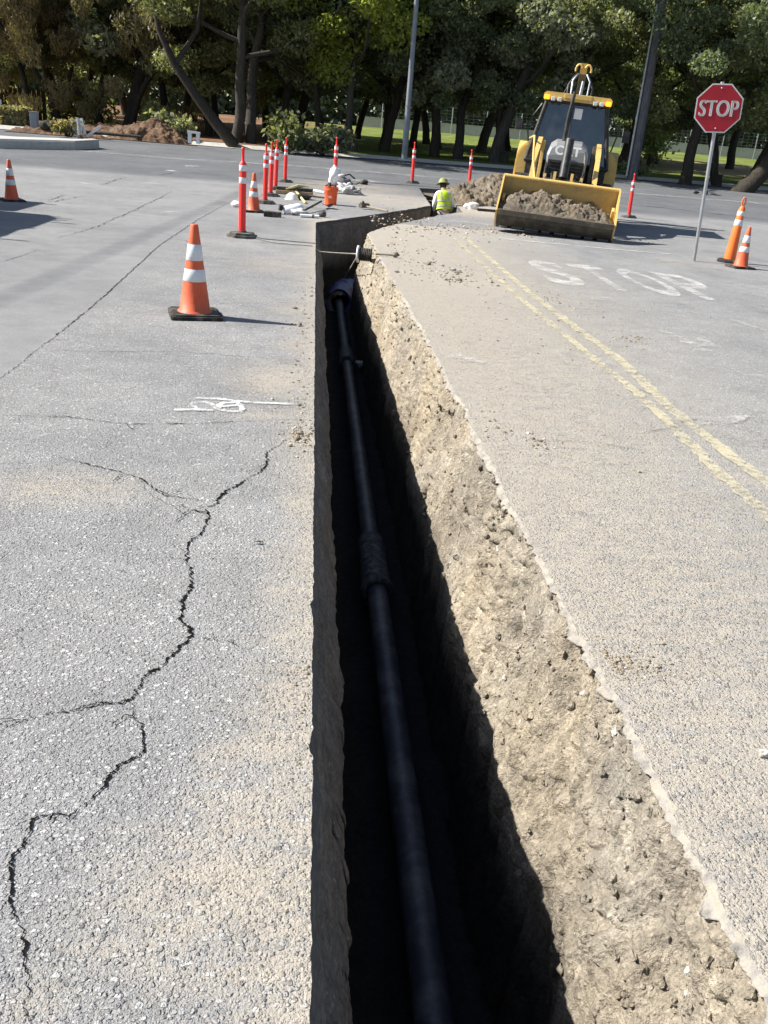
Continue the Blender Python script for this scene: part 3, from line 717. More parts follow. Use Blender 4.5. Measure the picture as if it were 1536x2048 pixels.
def stop_legend():
    S_top, P_top, P_bot = P(1046, 519), P(1297, 544), P(1410, 600)
    U = (P_top - S_top) / 3; Vv = P_bot - P_top
    for i, ch in enumerate('STOP'):
        me = text_mesh(ch, 1.0, 0.0, .022)
        xs = [v.co.x for v in me.vertices]; ys = [v.co.y for v in me.vertices]
        x0, x1, y0, y1 = min(xs), max(xs), min(ys), max(ys)
        for v in me.vertices:
            a = (v.co.x - x0) / (x1 - x0) * 0.80; b = 1 - (v.co.y - y0) / (y1 - y0)
            q = S_top + U * (i + a) + Vv * b; v.co = (q.x, q.y, gh(q.y) + 0.0065)
        me.materials.clear(); me.materials.append(M['white_worn'])
        tag(link('road_letter', me), 'worn white letter %s painted on the lane' % ch, None, None, 'structure')
stop_legend()

# ------------------------------------------------------------------ cones, delineators
def cone_lathe(hh, rb, rt, z0, z1, add=0.0):
    f = lambda z: rb + (rt - rb) * z / hh
    return [(f(z0) + add, z0), (f(z1) + add, z1)]
def make_cone(label):
    t = empty('traffic_cone', (0, 0, 0), (0, 0, 0), label, 'traffic cone', 'striped orange cones round the trench')
    bz = 0.030
    MB().prism([(-.215, -.20), (-.20, -.215), (.20, -.215), (.215, -.20), (.215, .20), (.20, .215), (-.20, .215), (-.215, .20)], bz, 'Z', c=bz / 2).prism(
        [(-.195, -.18), (-.18, -.195), (.18, -.195), (.195, -.18), (.195, .18), (.18, .195), (-.18, .195), (-.195, .18)], .012, 'Z', c=bz + .0065).build('base', M['rubber'], t)
    H = 0.72; rb, rt = .132, .030; f = lambda z: rb + (rt - rb) * z / H
    T = Matrix.Translation((0, 0, bz + .01))
    MB().lathe([(rb + .018, 0), (rb + .012, .012), (f(.02), .022), (f(.2), .2), (f(.4), .4), (f(.6), .6), (f(H - .012), H - .012), (rt - .004, H), (rt - .012, H - .002), (rt - .013, H - .06)], 28, T=T).build('cone_body', M['orange'], t)
    for z0, z1 in ((.56 - .13, .56), (.36 - .10, .36)):
        MB().lathe([(f(z0) + .0005, z0), (f(z0) + .0025, z0 + .002), (f(z1) + .0025, z1 - .002), (f(z1) + .0005, z1)], 28, T=T, caps=False).build('reflective_band', M['reflect'], t)
    return t
def px_scale(base, h_px):     # metres that h_px photo pixels span upwards at this point
    p = proj(base); return zat(base, p[1] - h_px) - base.z
cone0 = make_cone('orange cone with two white bands, largest, standing alone before the crack')
cone_at = [((390, 632), 183, 0.22, (0, 0), None), ((507, 424), 78, 0.2, (0, 0), 'orange cone standing just behind the tallest red delineator post'),
           ((24, 402), 83, 0.6, (0.03, -0.01), 'orange cone at the tip of the dark shadow on the left'), ((1480, 536), 82, 0.1, (0, 0.02), 'dusty orange cone overlapping the tall looped cone right of the stop sign')]
for i, (b, hp, rz, tilt, lab) in enumerate(cone_at):
    o = cone0 if i == 0 else copy_tree(cone0)
    q = P(*b); s = px_scale(q, hp) / 0.755
    o.location = q; o.rotation_euler = (tilt[0], tilt[1], rz); o.scale = (s, s, s)
    if lab: o['label'] = lab

def looper():
    q = P(1472, 530); q2 = q + Vector((0.02, 0.32, 0)); q2.z = gh(q2.y)
    hh = zat(q2, 394) - q2.z
    t = empty('looper_cone', q2, (0, R(2.0), 0), 'tall slim bright orange cone with a loop top behind the dusty cone', 'traffic cone')
    MB().lathe([(.20, 0), (.20, .03), (.17, .05), (.09, .055)], 8, smooth=False).build('base', M['rubber'], t)
    f = lambda z: .095 - .052 * z / hh
    MB().lathe([(f(.04), .05), (f(hh * .4), hh * .4), (f(hh * .82), hh * .82), (.03, hh * .86), (.024, hh * .87)], 20).build('cone_body', M['looper'], t)
    pts = [(.024 * math.cos(a) * 1.15, 0, hh * .93 + .065 * math.sin(a)) for a in np.linspace(-math.pi / 2, 1.5 * math.pi, 20)]
    MB().tube(pts, .011, 8).build('loop_handle', M['looper'], t)
    for z0, z1 in ((hh * .72, hh * .79), (hh * .57, hh * .66)):
        MB().lathe([(f(z0) + .001, z0), (f(z0) + .003, z0 + .003), (f(z1) + .003, z1 - .003), (f(z1) + .001, z1)], 20, caps=False).build('reflective_band', M['reflect'], t)
looper()

def make_delineator(label):
    t = empty('delineator_post', (0, 0, 0), (0, 0, 0), label, 'delineator', 'red delineator posts round the work zone')
    oc = lambda r: [(r * math.cos(R(22.5 + 45 * k)), r * math.sin(R(22.5 + 45 * k))) for k in range(8)]
    MB().prism(oc(.245), .038, 'Z', c=.019).prism(oc(.20), .032, 'Z', c=.055).lathe([(.075, .071), (.066, .095)], 16).build('base', M['rubber_dusty'], t)
    MB().lathe([(.054, .09), (.054, 1.05), (.050, 1.065), (.030, 1.085), (.022, 1.10), (.021, 1.23), (.027, 1.24), (.028, 1.262), (.024, 1.285), (.010, 1.29)], 20).build('post', M['red'], t)
    for z0, z1 in ((.955, 1.04), (.78, .865)):
        MB().lathe([(.0545, z0), (.0565, z0 + .003), (.0565, z1 - .003), (.0545, z1)], 20, caps=False).build('reflective_band', M['reflect'], t)
    return t
del0 = make_delineator('red delineator post with two white bands, largest, on a stepped grey base')
dl = [((484, 474), 180, (0, 0), None), ((530, 407), 120, (.012, 0), 'second nearest red post of the left row, right of a cone'),
      ((541, 392), 108, (0, .01), 'third red post of the left row, left of the patterned block'), ((551, 379), 100, (.01, .01), 'fourth red post of the left row, half behind the third'),
      ((570, 364), 90, (0, .012), 'farthest red post of the left row, beside the far kerb view'), ((669, 372), 98, (0, 0), 'red post rising behind the white sack and orange pail'),
      ((824, 366), 82, (0, .03), 'red post on a pale base beyond the trench end, right of the lamp pole foot'), ((938, 375), 76, (.0, .04), 'red post on a black base above the spoil heap'),
      ((1257, 435), 88, (0, .03), 'red post leaning in the machine shadow, right of the loader bucket')]
for i, (b, hp, tilt, lab) in enumerate(dl):
    o = del0 if i == 0 else copy_tree(del0)
    q = P(*b); s = px_scale(q, hp) / 1.29
    o.location = q; o.rotation_euler = (tilt[0], tilt[1], 0.3 * i); o.scale = (s, s, s)
    if lab: o['label'] = lab

# ------------------------------------------------------------------ stop sign
def stop_sign():
    b = P(1388, 522); t = empty('stop_sign', b, (0, 0, 0), 'red octagonal STOP sign on a leaning galvanised pole', 'road sign')
    cpt = PY(1436.5, 217, b.y - 0.02); top = cpt - b
    d = top.normalized(); end = d * (top.length + 0.36)
    MB().tube([(0, 0, -.1), end], .027, 12).build('pole', M['galv'], t)
    rad = (PY(1436.5, 265, b.y) - PY(1436.5, 168, b.y)).length / 2 / math.cos(R(22.5))
    zr = d; n = (EYE - cpt); n.z = 0; n = (n - n.dot(zr) * zr).normalized(); n = Matrix.Rotation(R(9), 3, zr) @ n; xr = n.cross(zr) * -1
    T = Matrix((xr, zr.cross(xr) * -1, zr)).transposed().to_4x4()
    n = -(zr.cross(xr)) ; 
    xr = zr.cross(-n) if False else xr
    # local frame: x to the right in the picture, z up along the pole, -y towards the road
    fwd = zr.cross(xr); T = Matrix((xr, fwd, zr)).transposed().to_4x4(); T.translation = top + (-fwd) * 0.032
    oc = lambda r: [(r * math.cos(R(22.5 + 45 * k)), r * math.sin(R(22.5 + 45 * k))) for k in range(8)]
    MB().prism(oc(rad), .004, 'Y', T=T).build('border', M['sign_white'], t)
    MB().prism(oc(rad * .945), .003, 'Y', T=T @ Matrix.Translation((0, -.004, 0))).build('face', M['sign_red'], t)
    me = text_mesh('STOP', 1.0, 0.002)
    xs = [v.co.x for v in me.vertices]; ys = [v.co.y for v in me.vertices]
    w0, h0 = max(xs) - min(xs), max(ys) - min(ys); cx, cy = (max(xs) + min(xs)) / 2, (max(ys) + min(ys)) / 2
    bold = MB()
    R_ = rad * math.cos(R(22.5))
    for dx in (-.007, 0, .007):
        vs = [T @ Vector(((v.co.x - cx) / w0 * R_ * 1.66 + dx, -.0085 - v.co.z - abs(dx) * .06, (v.co.y - cy) / h0 * R_ * .66)) for v in me.vertices]
        bold.add([v[:] for v in vs], [tuple(p.vertices) for p in me.polygons])
    bold.build('lettering', M['sign_white'], t)
    for z in (.82, -.82):
        MB().lathe([(.012, 0), (.010, .005), (.003, .007)], 10, T=T @ Matrix.Translation((0, -.006, z * R_)) @ Matrix.Rotation(R(90), 4, 'X')).build('bolt', M['galv'], t)
stop_sign()

# ------------------------------------------------------------------ pipe in the trench
def pipe_run():
    zt = -1.12; r = .066; px_ = [(838, 2040), (787, 1500), (754, 1180), (699, 700), (686, 600)]
    pts = [P(x, y, zt) for x, y in px_]
    xs = np.mean([p.x for p in pts]); zc = zt - r
    t = empty('water_pipe', (xs, 3, zc), (0, 0, 0), 'black iron water pipe with belled joints along the trench floor', 'pipe')
    y1 = P(740, 1172, zt - .02).y; y2 = P(705, 722, zt - .02).y; y3 = P(686, 600, zt).y
    def seg(a, b): 
        MB().lathe([(r, a - 3), (r, b - 3)], 28, T=Matrix.Rotation(R(-90), 4, 'X')).build('pipe_section', M['pipe'], t)
    def bell(y, L=.75):
        MB().lathe([(r + .002, y + L + .06 - 3), (r + .024, y + L - 3), (r + .028, y + L * .7 - 3), (r + .026, y + L * .5 - 3), (r + .031, y + L * .3 - 3), (r + .028, y + .06 - 3), (r + .04, y + .05 - 3), (r + .04, y - 3), (r + .006, y - 3)], 28, T=Matrix.Rotation(R(-90), 4, 'X'), caps=False).build('bell_joint', M['joint'], t)
    Rt = Matrix.Rotation(R(-90), 4, 'X')
    seg(-1, y1 + .1); bell(y1); seg(y1 + .11, y2 + .1); bell(y2, .7); seg(y2 + .11, y3 + .5)
    # wrapped fitting at the far end
    w = empty('wrapped_fitting', (xs, y3 + .2, zc), (0, 0, 0), 'blue plastic wrapped elbow on the far end of the pipe', 'pipe fitting')
    mb = MB(); bm = bmesh.new()
    n = 40; prof = []
    for i in range(26):
        s = i / 25; yy = -.15 + 1.5 * s; base = .16 + .06 * math.sin(s * 3.1)
        for k in range(n):
            a = 2 * math.pi * k / n
            rr = base * (1 + .22 * fbm(math.cos(a) * 1.6 + s * 4, math.sin(a) * 1.6, s * 3, 4)) + (.06 if i == 0 else 0)
            prof.append((rr * math.cos(a) + .25 * s * s, yy, rr * math.sin(a) + .05 * s))
    fs = [(i * n + k, i * n + (k + 1) % n, (i + 1) * n + (k + 1) % n, (i + 1) * n + k) for i in range(25) for k in range(n)]
    mb.add(prof, fs, 0, True); mb.build('plastic_sheet', M['wrap'], w)
    MB().tube([(.17 * math.cos(a), -.08, .17 * math.sin(a)) for a in np.linspace(0, 2 * math.pi, 24)], .012, 6).build('tie', M['rope'], w)
    q = P(722, 717, -1.15)
    tag(MB().blob((q.x, q.y, floor_z(q.x, q.y) + .12), (.07, .06, .05), 3, .4, 2).build('stone', M['stone']), 'pale stone lying beside the pipe joint in the trench', 'stone')
pipe_run()

# ------------------------------------------------------------------ reel, rope and line across the trench
def reel_and_rope():
    ctr = P(716, 507, 0.0) ; Y = 12.55
    a = PY(717, 490, Y); b = PY(715, 526, Y); c = (a + b) / 2; rad = (a - b).length / 2 * 0.95
    t = empty('hose_reel', c, (0, 0, R(-10)), 'white faced disc with a black ribbed drum against the right bank', 'reel')
    T = Matrix.Rotation(R(90), 4, 'Y')
    MB().lathe([(.01, -.012), (rad, -.012), (rad, .012), (.01, .012)], 30, T=T).build('disc', M['white'], t)
    prof = []
    for k in range(7):
        z = .02 + k * .024; prof += [(rad * .66, z), (rad * .78, z + .006), (rad * .78, z + .016), (rad * .66, z + .022)]
    MB().lathe(prof, 26, T=T).build('ribbed_drum', M['rubber'], t)
    p0 = P(512, 484); p0.z = gh(p0.y) + .05; p1 = P(786, 515); p1.z = .03
    mid = c + Vector((-.02, -.0, .0)); pts = []
    for s in np.linspace(0, 1, 12):
        q = p0.lerp(mid, s); q.z -= .05 * math.sin(math.pi * s); q.z = max(q.z, .012) if q.x < .03 else q.z; pts.append(q)
    tag(MB().tube(pts, .009, 6).build('rope', M['rope']), 'thin pale rope stretched from the nearest post across the trench', 'rope')
    t2 = empty('steel_stake', p1, (0, 0, 0), 'thin steel stake lying on the dusty right edge beside the reel', 'stake')
    st = c + Vector((.2, 0, .03)) - p1; q = P(752, 511); q.z = .02
    MB().tube([q - p1, Vector((.0, 0, 0))], .012, 8).build('shaft', M['worn_steel'], t2)
    MB().blob((.03, -.01, .01), (.05, .03, .03), 4, .4, 2).build('head', M['worn_steel'], t2)
    e = P(688, 557, -.98)
    tag(MB().tube([c + Vector((-.02, 0, -.05)), e], .006, 6).build('string_line', M['rope']), 'pale string running from the disc down to the wrapped pipe', 'string')
reel_and_rope()

# ------------------------------------------------------------------ heaps of soil
def clods(x, y, f, amp):
    v = noise.voronoi(Vector((x * f + .3 * fbm(x * f, y * f, 2, 2), y * f, 3.3))); d = v[0][0]; q = v[1][0]
    rnd = (math.sin(q.x * 91.7 + q.y * 47.3) * 43758.5) % 1.0
    r = .30 + .35 * rnd
    return amp * math.sqrt(max(0, r * r - d * d)) * (1 if rnd > .35 else .2)
def heap(name, cx, cy, rx, ry, hh, seed, mat, label, rz=0.0, n=190, clod=1.0, cat='soil heap'):
    vs = []; fs = []; N = n
    for i in range(N):
        for j in range(N):
            u = -1.15 + 2.3 * i / (N - 1); v = -1.15 + 2.3 * j / (N - 1)
            r = math.hypot(u, v); k = r + .22 * fbm(u * 1.7 + seed, v * 1.7, 3, 4)
            z = hh * max(-.12, (1 - k)) ** 0.9 if k < 1 else -.06
            x, y = u * rx, v * ry
            if k < 1:
                e = min(1, (1 - k) * 6); z += e * clod * (.09 * fbm(x * 2.4, y * 2.4, seed, 4) + clods(x + seed, y, 3.2, .16) + clods(x, y + seed, 7.5, .10) + clods(x + seed, y, 16, .045))
            vs.append((x, y, z))
            if i and j: fs.append(((i - 1) * N + j - 1, (i - 1) * N + j, i * N + j, i * N + j - 1))
    me = bpy.data.meshes.new(name); me.from_pydata(vs, [], fs); me.materials.append(mat); me.polygons.foreach_set('use_smooth', [True] * len(fs)); me.update()
    bm = bmesh.new(); bm.from_mesh(me); bmesh.ops.recalc_face_normals(bm, faces=bm.faces[:]); bm.to_mesh(me); bm.free()
    o = link(name, me); o.location = (cx, cy, gh(cy)); o.rotation_euler = (0, 0, rz)
    return tag(o, label, cat)
q = P(985, 405)
heap('spoil_pile', q.x + .35, q.y + 1.2, 1.55, 1.7, .62, 3.0, M['spoil'], 'brown clumpy heap of dug soil behind the loader bucket', 0.2)
q = P(935, 412); heap('spoil_pile', q.x + .1, q.y + .9, .6, .9, .18, 12.0, M['spoil'], 'low thin spread of soil between the worker and the big heap', 0.2, 60)

# ------------------------------------------------------------------ backhoe loader
def backhoe():
    o = P(1109, 434, 0.36); o.z = 0
    t = empty('backhoe_loader', o, (0, R(2.6), R(-15)), 'yellow backhoe loader with a full front bucket facing the trench', 'backhoe loader')
    Yl = M['cat_yellow']; hw = 1.05
    # bucket: shell with inner and outer skins, open towards the camera
    prof = [(0.0, .36), (.08, .21), (.20, .09), (.38, .025), (.60, .04), (.79, .15), (.875, .36), (.86, .60), (.80, .79), (.76, .90)]
    inner = [(y + (.026 if i < 3 else .008 if i == 3 else -.02), z + (.012 if i < 3 else .026)) for i, (y, z) in enumerate(prof)]
    inner[-1] = (.738, .905)
    mb = MB()
    n = len(prof); vs = [(sx * hw, y, z) for sx in (-1, 1) for (y, z) in prof] + [(sx * hw, y, z) for sx in (-1, 1) for (y, z) in inner]
    for i in range(n - 1): mb.add([vs[i], vs[i + 1], vs[n + i + 1], vs[n + i]], [(0, 1, 2, 3)], 1)
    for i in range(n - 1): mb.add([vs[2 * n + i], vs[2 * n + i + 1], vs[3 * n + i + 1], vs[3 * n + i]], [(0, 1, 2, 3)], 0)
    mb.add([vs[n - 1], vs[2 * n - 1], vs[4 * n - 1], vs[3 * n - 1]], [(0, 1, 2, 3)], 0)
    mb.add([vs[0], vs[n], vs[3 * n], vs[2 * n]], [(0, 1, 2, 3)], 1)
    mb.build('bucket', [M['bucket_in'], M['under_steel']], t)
    side = [(.02, .345)] + [(y, z) for y, z in prof[1:]] + [(.72, .93), (.42, .66), (.10, .44)]
    for sx in (-1, 1):
        MB().prism(side, .028, 'X', c=sx * (hw + .015)).build('bucket_side', Yl, t)
        MB().box((sx * (hw - .05), .55, .50), (.05, .16, .20), (R(20), 0, 0), bev=.01).build('side_bracket', Yl, t)
    MB().tube([(-hw - .02, .752, .915), (hw + .02, .752, .915)], .036, 10).build('bucket_rim', Yl, t)
    mb = MB()
    for k in range(8):
        x = -hw + .14 + k * (2 * hw - .28) / 7
        mb.box((x, .245, .055), (.15 + .05 * (k % 3), .07, .016), (R(-32), 0, 0))
    mb.build('wear_plate', M['steel'], t)
    MB().box((0, .022, .325), (2 * hw, .022, .10), (R(28), 0, 0)).build('cutting_edge', M['worn_steel'], t)
    # chassis, axles, wheels
    MB().box((0, 3.2, .75), (.70, 3.4, .40), bev=.03).box((0, 2.5, .48), (1.5, .18, .18)).box((0, 4.5, .70), (1.6, .28, .28)).build('chassis', M['black'], t)
    def wheel(x, y, r, wd):
        mb = MB(); T = Matrix.Translation((x, y, r)) @ Matrix.Rotation(R(90), 4, 'Y')
        mb.lathe([(r * .58, -wd / 2 + .03), (r * .86, -wd / 2), (r * .96, -wd / 2 + .03), (r, -wd * .3), (r, wd * .3), (r * .96, wd / 2 - .03), (r * .86, wd / 2), (r * .58, wd / 2 - .03)], 36, T=T, caps=False)
        for k in range(22):
            a = 2 * math.pi * k / 22
            for sg in (-1, 1):
                mb.box((0, 0, 0), (.05, .07, wd * .5), T=T @ Matrix.Rotation(a + sg * .07, 4, 'Z') @ Matrix.Translation((r + .008, 0, sg * wd * .22)) @ Matrix.Rotation(sg * .6, 4, 'X'))
        w = mb.build('wheel', M['rubber'], t)
        MB().lathe([(r * .12, -wd * .18), (r * .3, -wd * .2), (r * .5, -wd * .34), (r * .6, -wd * .36), (r * .6, wd * .36), (r * .5, wd * .34), (r * .3, wd * .2), (r * .12, wd * .18)], 28, T=T).build('rim', Yl, w)
    for sx in (-1, 1):
        wheel(sx * .80, 2.5, .46, .34); wheel(sx * .82, 4.55, .72, .44)
    # rear fenders
    for sx in (-1, 1):
        arc = [(4.55 - 1.02 * math.cos(a) * .98, .70 + .86 * math.sin(a)) for a in np.linspace(R(8), R(172), 16)]
        arc2 = [(4.55 - .94 * math.cos(a) * .98, .70 + .78 * math.sin(a)) for a in np.linspace(R(172), R(8), 16)]
        mb = MB()
        for i in range(15):
            a0, a1, b0, b1 = arc[i], arc[i + 1], arc2[15 - i], arc2[14 - i]
            mb.prism([a0, a1, b1, b0], .42, 'X', c=sx * .86)
        ol = [(.66, .60), (1.03, .60), (1.06, 1.05)] + [(1.06 - .32 * (1 - math.cos(q_)), 1.15 + .42 * math.sin(q_)) for q_ in np.linspace(0, R(80), 8)] + [(.70, 1.58), (.66, 1.5)]
        mb.prism([(sx * a, b) for a, b in ol], .30, 'Y', c=3.60)
        mb.prism([(sx * (a - .03), b - .03) for a, b in ol], .08, 'Y', c=3.42)
        mb.build('fender', Yl, t)
    # hood and grille
    hp = [(-.40, .95), (-.40, 1.38), (-.36, 1.52), (-.25, 1.60), (.25, 1.60), (.36, 1.52), (.40, 1.38), (.40, .95)]
    mb = MB(); ys = [2.02, 2.06, 2.2, 3.3]; sc = [.90, .97, 1.0, 1.02]; vs = []
    for y, s in zip(ys, sc):
        for x, z in hp: vs.append((x * s, y - (.0 if y > 2.1 else (z - 1.3) * .25 * -1 if z > 1.3 else 0), 1.0 + (z - 1.0) * s + (.06 * (y - 2.0) / 1.3 if z > 1.2 else 0)))
    k = len(hp); fs = [(i * k + j, i * k + (j + 1) % k, (i + 1) * k + (j + 1) % k, (i + 1) * k + j) for i in range(3) for j in range(k)] + [tuple(range(k))]
    mb.add(vs, fs, 0, False); hood = mb.build('hood', M['hood'], t)
    mb = MB().box((0, 2.0, .98), (.70, .05, .60), bev=.01)
    for k in range(9): mb.box((0, 1.968, .74 + k * .062), (.60, .02, .02), (R(25), 0, 0))
    mb.build('grille', M['black'], t)
    # badge on the hood front
    me = text_mesh('CAT', 1.0, .004, .03); xs = [v.co.x for v in me.vertices]; w0 = max(xs) - min(xs); cx = (max(xs) + min(xs)) / 2
    bd = MB()
    for k, dx in enumerate((0,)):
        bd.add([((v.co.x - cx) / w0 * .50 + dx, 1.995 - .0012 * (1 + k) - v.co.z + ((v.co.y / .7 * .16) * .12), 1.385 + v.co.y / .7 * .16) for v in me.vertices], [tuple(p.vertices) for p in me.polygons])
    bd.build('badge_lettering', M['plastic_white'], hood)
    MB().prism([(-.085, 1.375), (.085, 1.375), (0, 1.46)], .006, 'Y', c=1.985).build('badge_triangle', simple('badge_yellow', (.8, .6, .05), .5), hood)
    # exhaust and the loader's tilt cylinder
    MB().tube([(-.12, 2.75, 1.6), (-.12, 2.75, 2.05), (-.08, 2.8, 2.55)], [.04, .036, .034], 12).build('exhaust_stack', M['black'], t)
    MB().tube([(.0, 1.62, 1.66), (.0, 1.30, .98)], .085, 16).lathe([(.03, 0), (.03, .34)], 12, T=Matrix.Translation((0, 1.30, .98)) @ Matrix.Rotation(R(207), 4, 'X')).build('hydraulic_cylinder', M['black'], t)
    for sx in (-1, 1):
        pts = [(3.25, 1.62), (2.35, 1.42), (1.55, .98), (.92, .44), (.84, .38)]
        mb = MB(); wds = [.10, .16, .17, .13, .10]
        up = [(y, z + w_ / 2) for (y, z), w_ in zip(pts, wds)]; dn = [(y, z - w_ / 2) for (y, z), w_ in zip(pts, wds)]
        for i in range(4): mb.prism([up[i], up[i + 1], dn[i + 1], dn[i]], .09, 'X', c=sx * .60)
        mb.build('loader_arm', Yl, t)
        MB().tube([(sx * .60, 2.9, .75), (sx * .60, 2.2, 1.05)], .05, 12).tube([(sx * .60, 2.2, 1.05), (sx * .60, 1.75, 1.12)], .026, 10).build('lift_cylinder', M['steel'], t)
        MB().box((sx * .52, 3.2, 1.2), (.07, .30, .80), (R(-6), 0, 0), bev=.01).build('loader_tower', Yl if sx < 0 else M['worn_steel'], t)
        if sx < 0: MB().tube([(sx * .82, 3.25, 1.62), (sx * .70, 2.35, 1.66), (sx * .63, 1.75, 1.24), (sx * .52, 1.15, .92)], .022, 8).build('guard_rail', Yl, t)
        MB().tube([(sx * .25, 1.4, 1.02), (sx * .22, 1.05, 1.05), (sx * .2, .9, .86)], .018, 6).tube([(sx * .35, 1.5, 1.1), (sx * .36, 1.1, 1.12), (sx * .32, .92, .9)], .018, 6).build('hydraulic_hose', M['black'], t)
        MB().box((sx * .16, 1.02, .96), (.05, .10, .24), (R(-14), 0, 0)).box((sx * .34, 1.0, .94), (.05, .08, .18), (R(-14), 0, 0)).build('bucket_link', Yl, t)
    # cab
    fb, bb, ft, bt = 3.30, 5.00, 3.42, 4.95; zb, zt_ = 1.20, 2.38; wb, wt = .84, .61
    post = lambda x0, y0, z0, x1, y1, z1, r: MB().tube([(x0, y0, z0), (x1, y1, z1)], r, 8)
    fr = MB()
    for sx in (-1, 1):
        fr.tube([(sx * wb, fb, zb), (sx * wt, ft, zt_)], .045, 8); fr.tube([(sx * wb, bb, zb), (sx * wt, bt, zt_)], .05, 8); fr.tube([(sx * (wb), 4.2, zb), (sx * wt, 4.2, zt_)], .03, 8)
        fr.tube([(sx * wb, fb, zb), (sx * wb, bb, zb)], .045, 8)
        fr.tube([(sx * (wb + .02), fb + .15, 1.55), (sx * (wb + .09), fb + .1, 1.9), (sx * (wt + .1), ft + .1, 2.3)], .016, 6)
    fr.tube([(-wb, fb, zb), (wb, fb, zb)], .05, 8); fr.tube([(-wt, ft, zt_), (wt, ft, zt_)], .045, 8); fr.tube([(-wt, bt, zt_), (wt, bt, zt_)], .045, 8)
    fr.build('cab_frame', M['black'], t)
    MB().box((0, 3.32, .98), (1.66, .06, .44), bev=.01).box((0, 4.15, .98), (1.6, 1.7, .06)).build('cab_floor', M['black'], t)
    def pane(vs, nm='window'):
        a, b, c, d = [Vector(v) for v in vs]; nrm = (b - a).cross(d - a).normalized() * .004
        MB().add([(v + s_ * nrm)[:] for s_ in (-1, 1) for v in (a, b, c, d)], [(0, 1, 2, 3), (7, 6, 5, 4), (0, 4, 5, 1), (1, 5, 6, 2), (2, 6, 7, 3), (3, 7, 4, 0)]).build(nm, M['glass'], t)
    pane([(-wb + .05, fb, zb + .05), (wb - .05, fb, zb + .05), (wt - .04, ft, zt_ - .04), (-wt + .04, ft, zt_ - .04)], 'windscreen')
    pane([(-wb + .05, bb, zb + .05), (wb - .05, bb, zb + .05), (wt - .04, bt, zt_ - .04), (-wt + .04, bt, zt_ - .04)])
    for sx in (-1, 1): pane([(sx * wb, fb + .05, zb + .05), (sx * wb, bb - .05, zb + .05), (sx * wt, bt - .05, zt_ - .04), (sx * wt, ft + .05, zt_ - .04)])
    MB().tube([(-.05, 3.30, 2.33), (-.06, 3.27, 2.1), (-.05, 3.24, 1.75)], .010, 6).build('wiper', M['black'], t)
    MB().prism([(-.69, 2.39), (-.69, 2.49), (-.64, 2.53), (.64, 2.53), (.69, 2.49), (.69, 2.39)], 1.75, 'Y', c=4.12).box((0, 3.235, 2.48), (.55, .03, .09), bev=.008).build('roof', Yl, t)
    for sx in (-1, 1):
        MB().box((sx * .62, 3.22, 2.42), (.11, .07, .085), bev=.02).build('beacon', M['amber'], t)
        for xx in (.36, .49): MB().box((sx * xx, 3.215, 2.40), (.085, .07, .075), bev=.012).build('work_light', M['lamp'], t)
        MB().box((sx * 1.02, 3.4, 1.86), (.05, .05, .03)).box((sx * 1.10, 3.38, 1.86), (.14, .03, .22), bev=.01).build('mirror', M['black'], t)
    MB().box((.0, 4.3, 1.42), (.50, .50, .14), bev=.04).box((.0, 4.56, 1.78), (.48, .14, .70), (R(-6), 0, 0), bev=.05).build('operator_seat', M['seat'], t)
    MB().tube([(.0, 3.62, 1.2), (.0, 3.80, 1.58)], .04, 8).build('steering_column', M['black'], t)
    MB().tube([(.19 * math.cos(a), 3.80 + .12 * math.sin(a), 1.60 + .15 * math.sin(a)) for a in np.linspace(0, 2 * math.pi, 22)], .016, 6).build('steering_wheel', M['black'], t)
    MB().box((.06, 3.38, 2.18), (.16, .02, .20)).build('paper_notice', M['white'], t)
    # folded boom behind the cab
    MB().box((0, 5.35, .95), (.9, .5, .8), bev=.04).prism([(5.3, 1.2), (5.55, 1.2), (5.9, 2.3), (5.75, 3.45), (5.5, 3.62), (5.55, 3.3), (5.62, 2.4)], .14, 'X').build('boom', M['worn_steel'], t)
    MB().prism([(5.45, 3.72), (5.62, 3.70), (6.1, 2.6), (6.35, 1.4), (6.15, 1.3), (5.9, 2.3)], .15, 'X').build('dipper_arm', Yl, t)
    for sx in (-1, 1):
        arc = [(sx * (.10 + .07 * math.sin(a)), 5.45, 3.58 + .11 * math.cos(a)) for a in np.linspace(-1.2, 1.9, 10)]
        MB().tube(arc, .024, 8).build('boom_hook', Yl, t)
        for kx, dz in ((.16, .0), (.24, -.1), (.31, -.3)):
            MB().tube([(sx * kx * .6, 5.4, 3.50 + dz * .3), (sx * (kx + .03), 5.3, 3.35 + dz), (sx * (kx + .02), 5.25, 3.0), (sx * kx, 5.2, 2.5)], .022, 6).build('hydraulic_hose', M['galv'] if kx < .2 else M['black'], t)
    MB().tube([(.04, 5.35, 3.35), (.0, 5.2, 2.6)], .035, 10).build('boom_cylinder', M['steel'], t)
    for ch in kids(t):
        if ch.name.split('.')[0] in ('boom', 'dipper_arm', 'boom_hook', 'boom_cylinder') or (ch.name.startswith('hydraulic_hose') and ch.data.vertices[0].co.y > 4): ch.location.z = -.44
    # soil heaped in the bucket, a thing of its own
    vs = []; fs = []; NX, NY = 150, 56
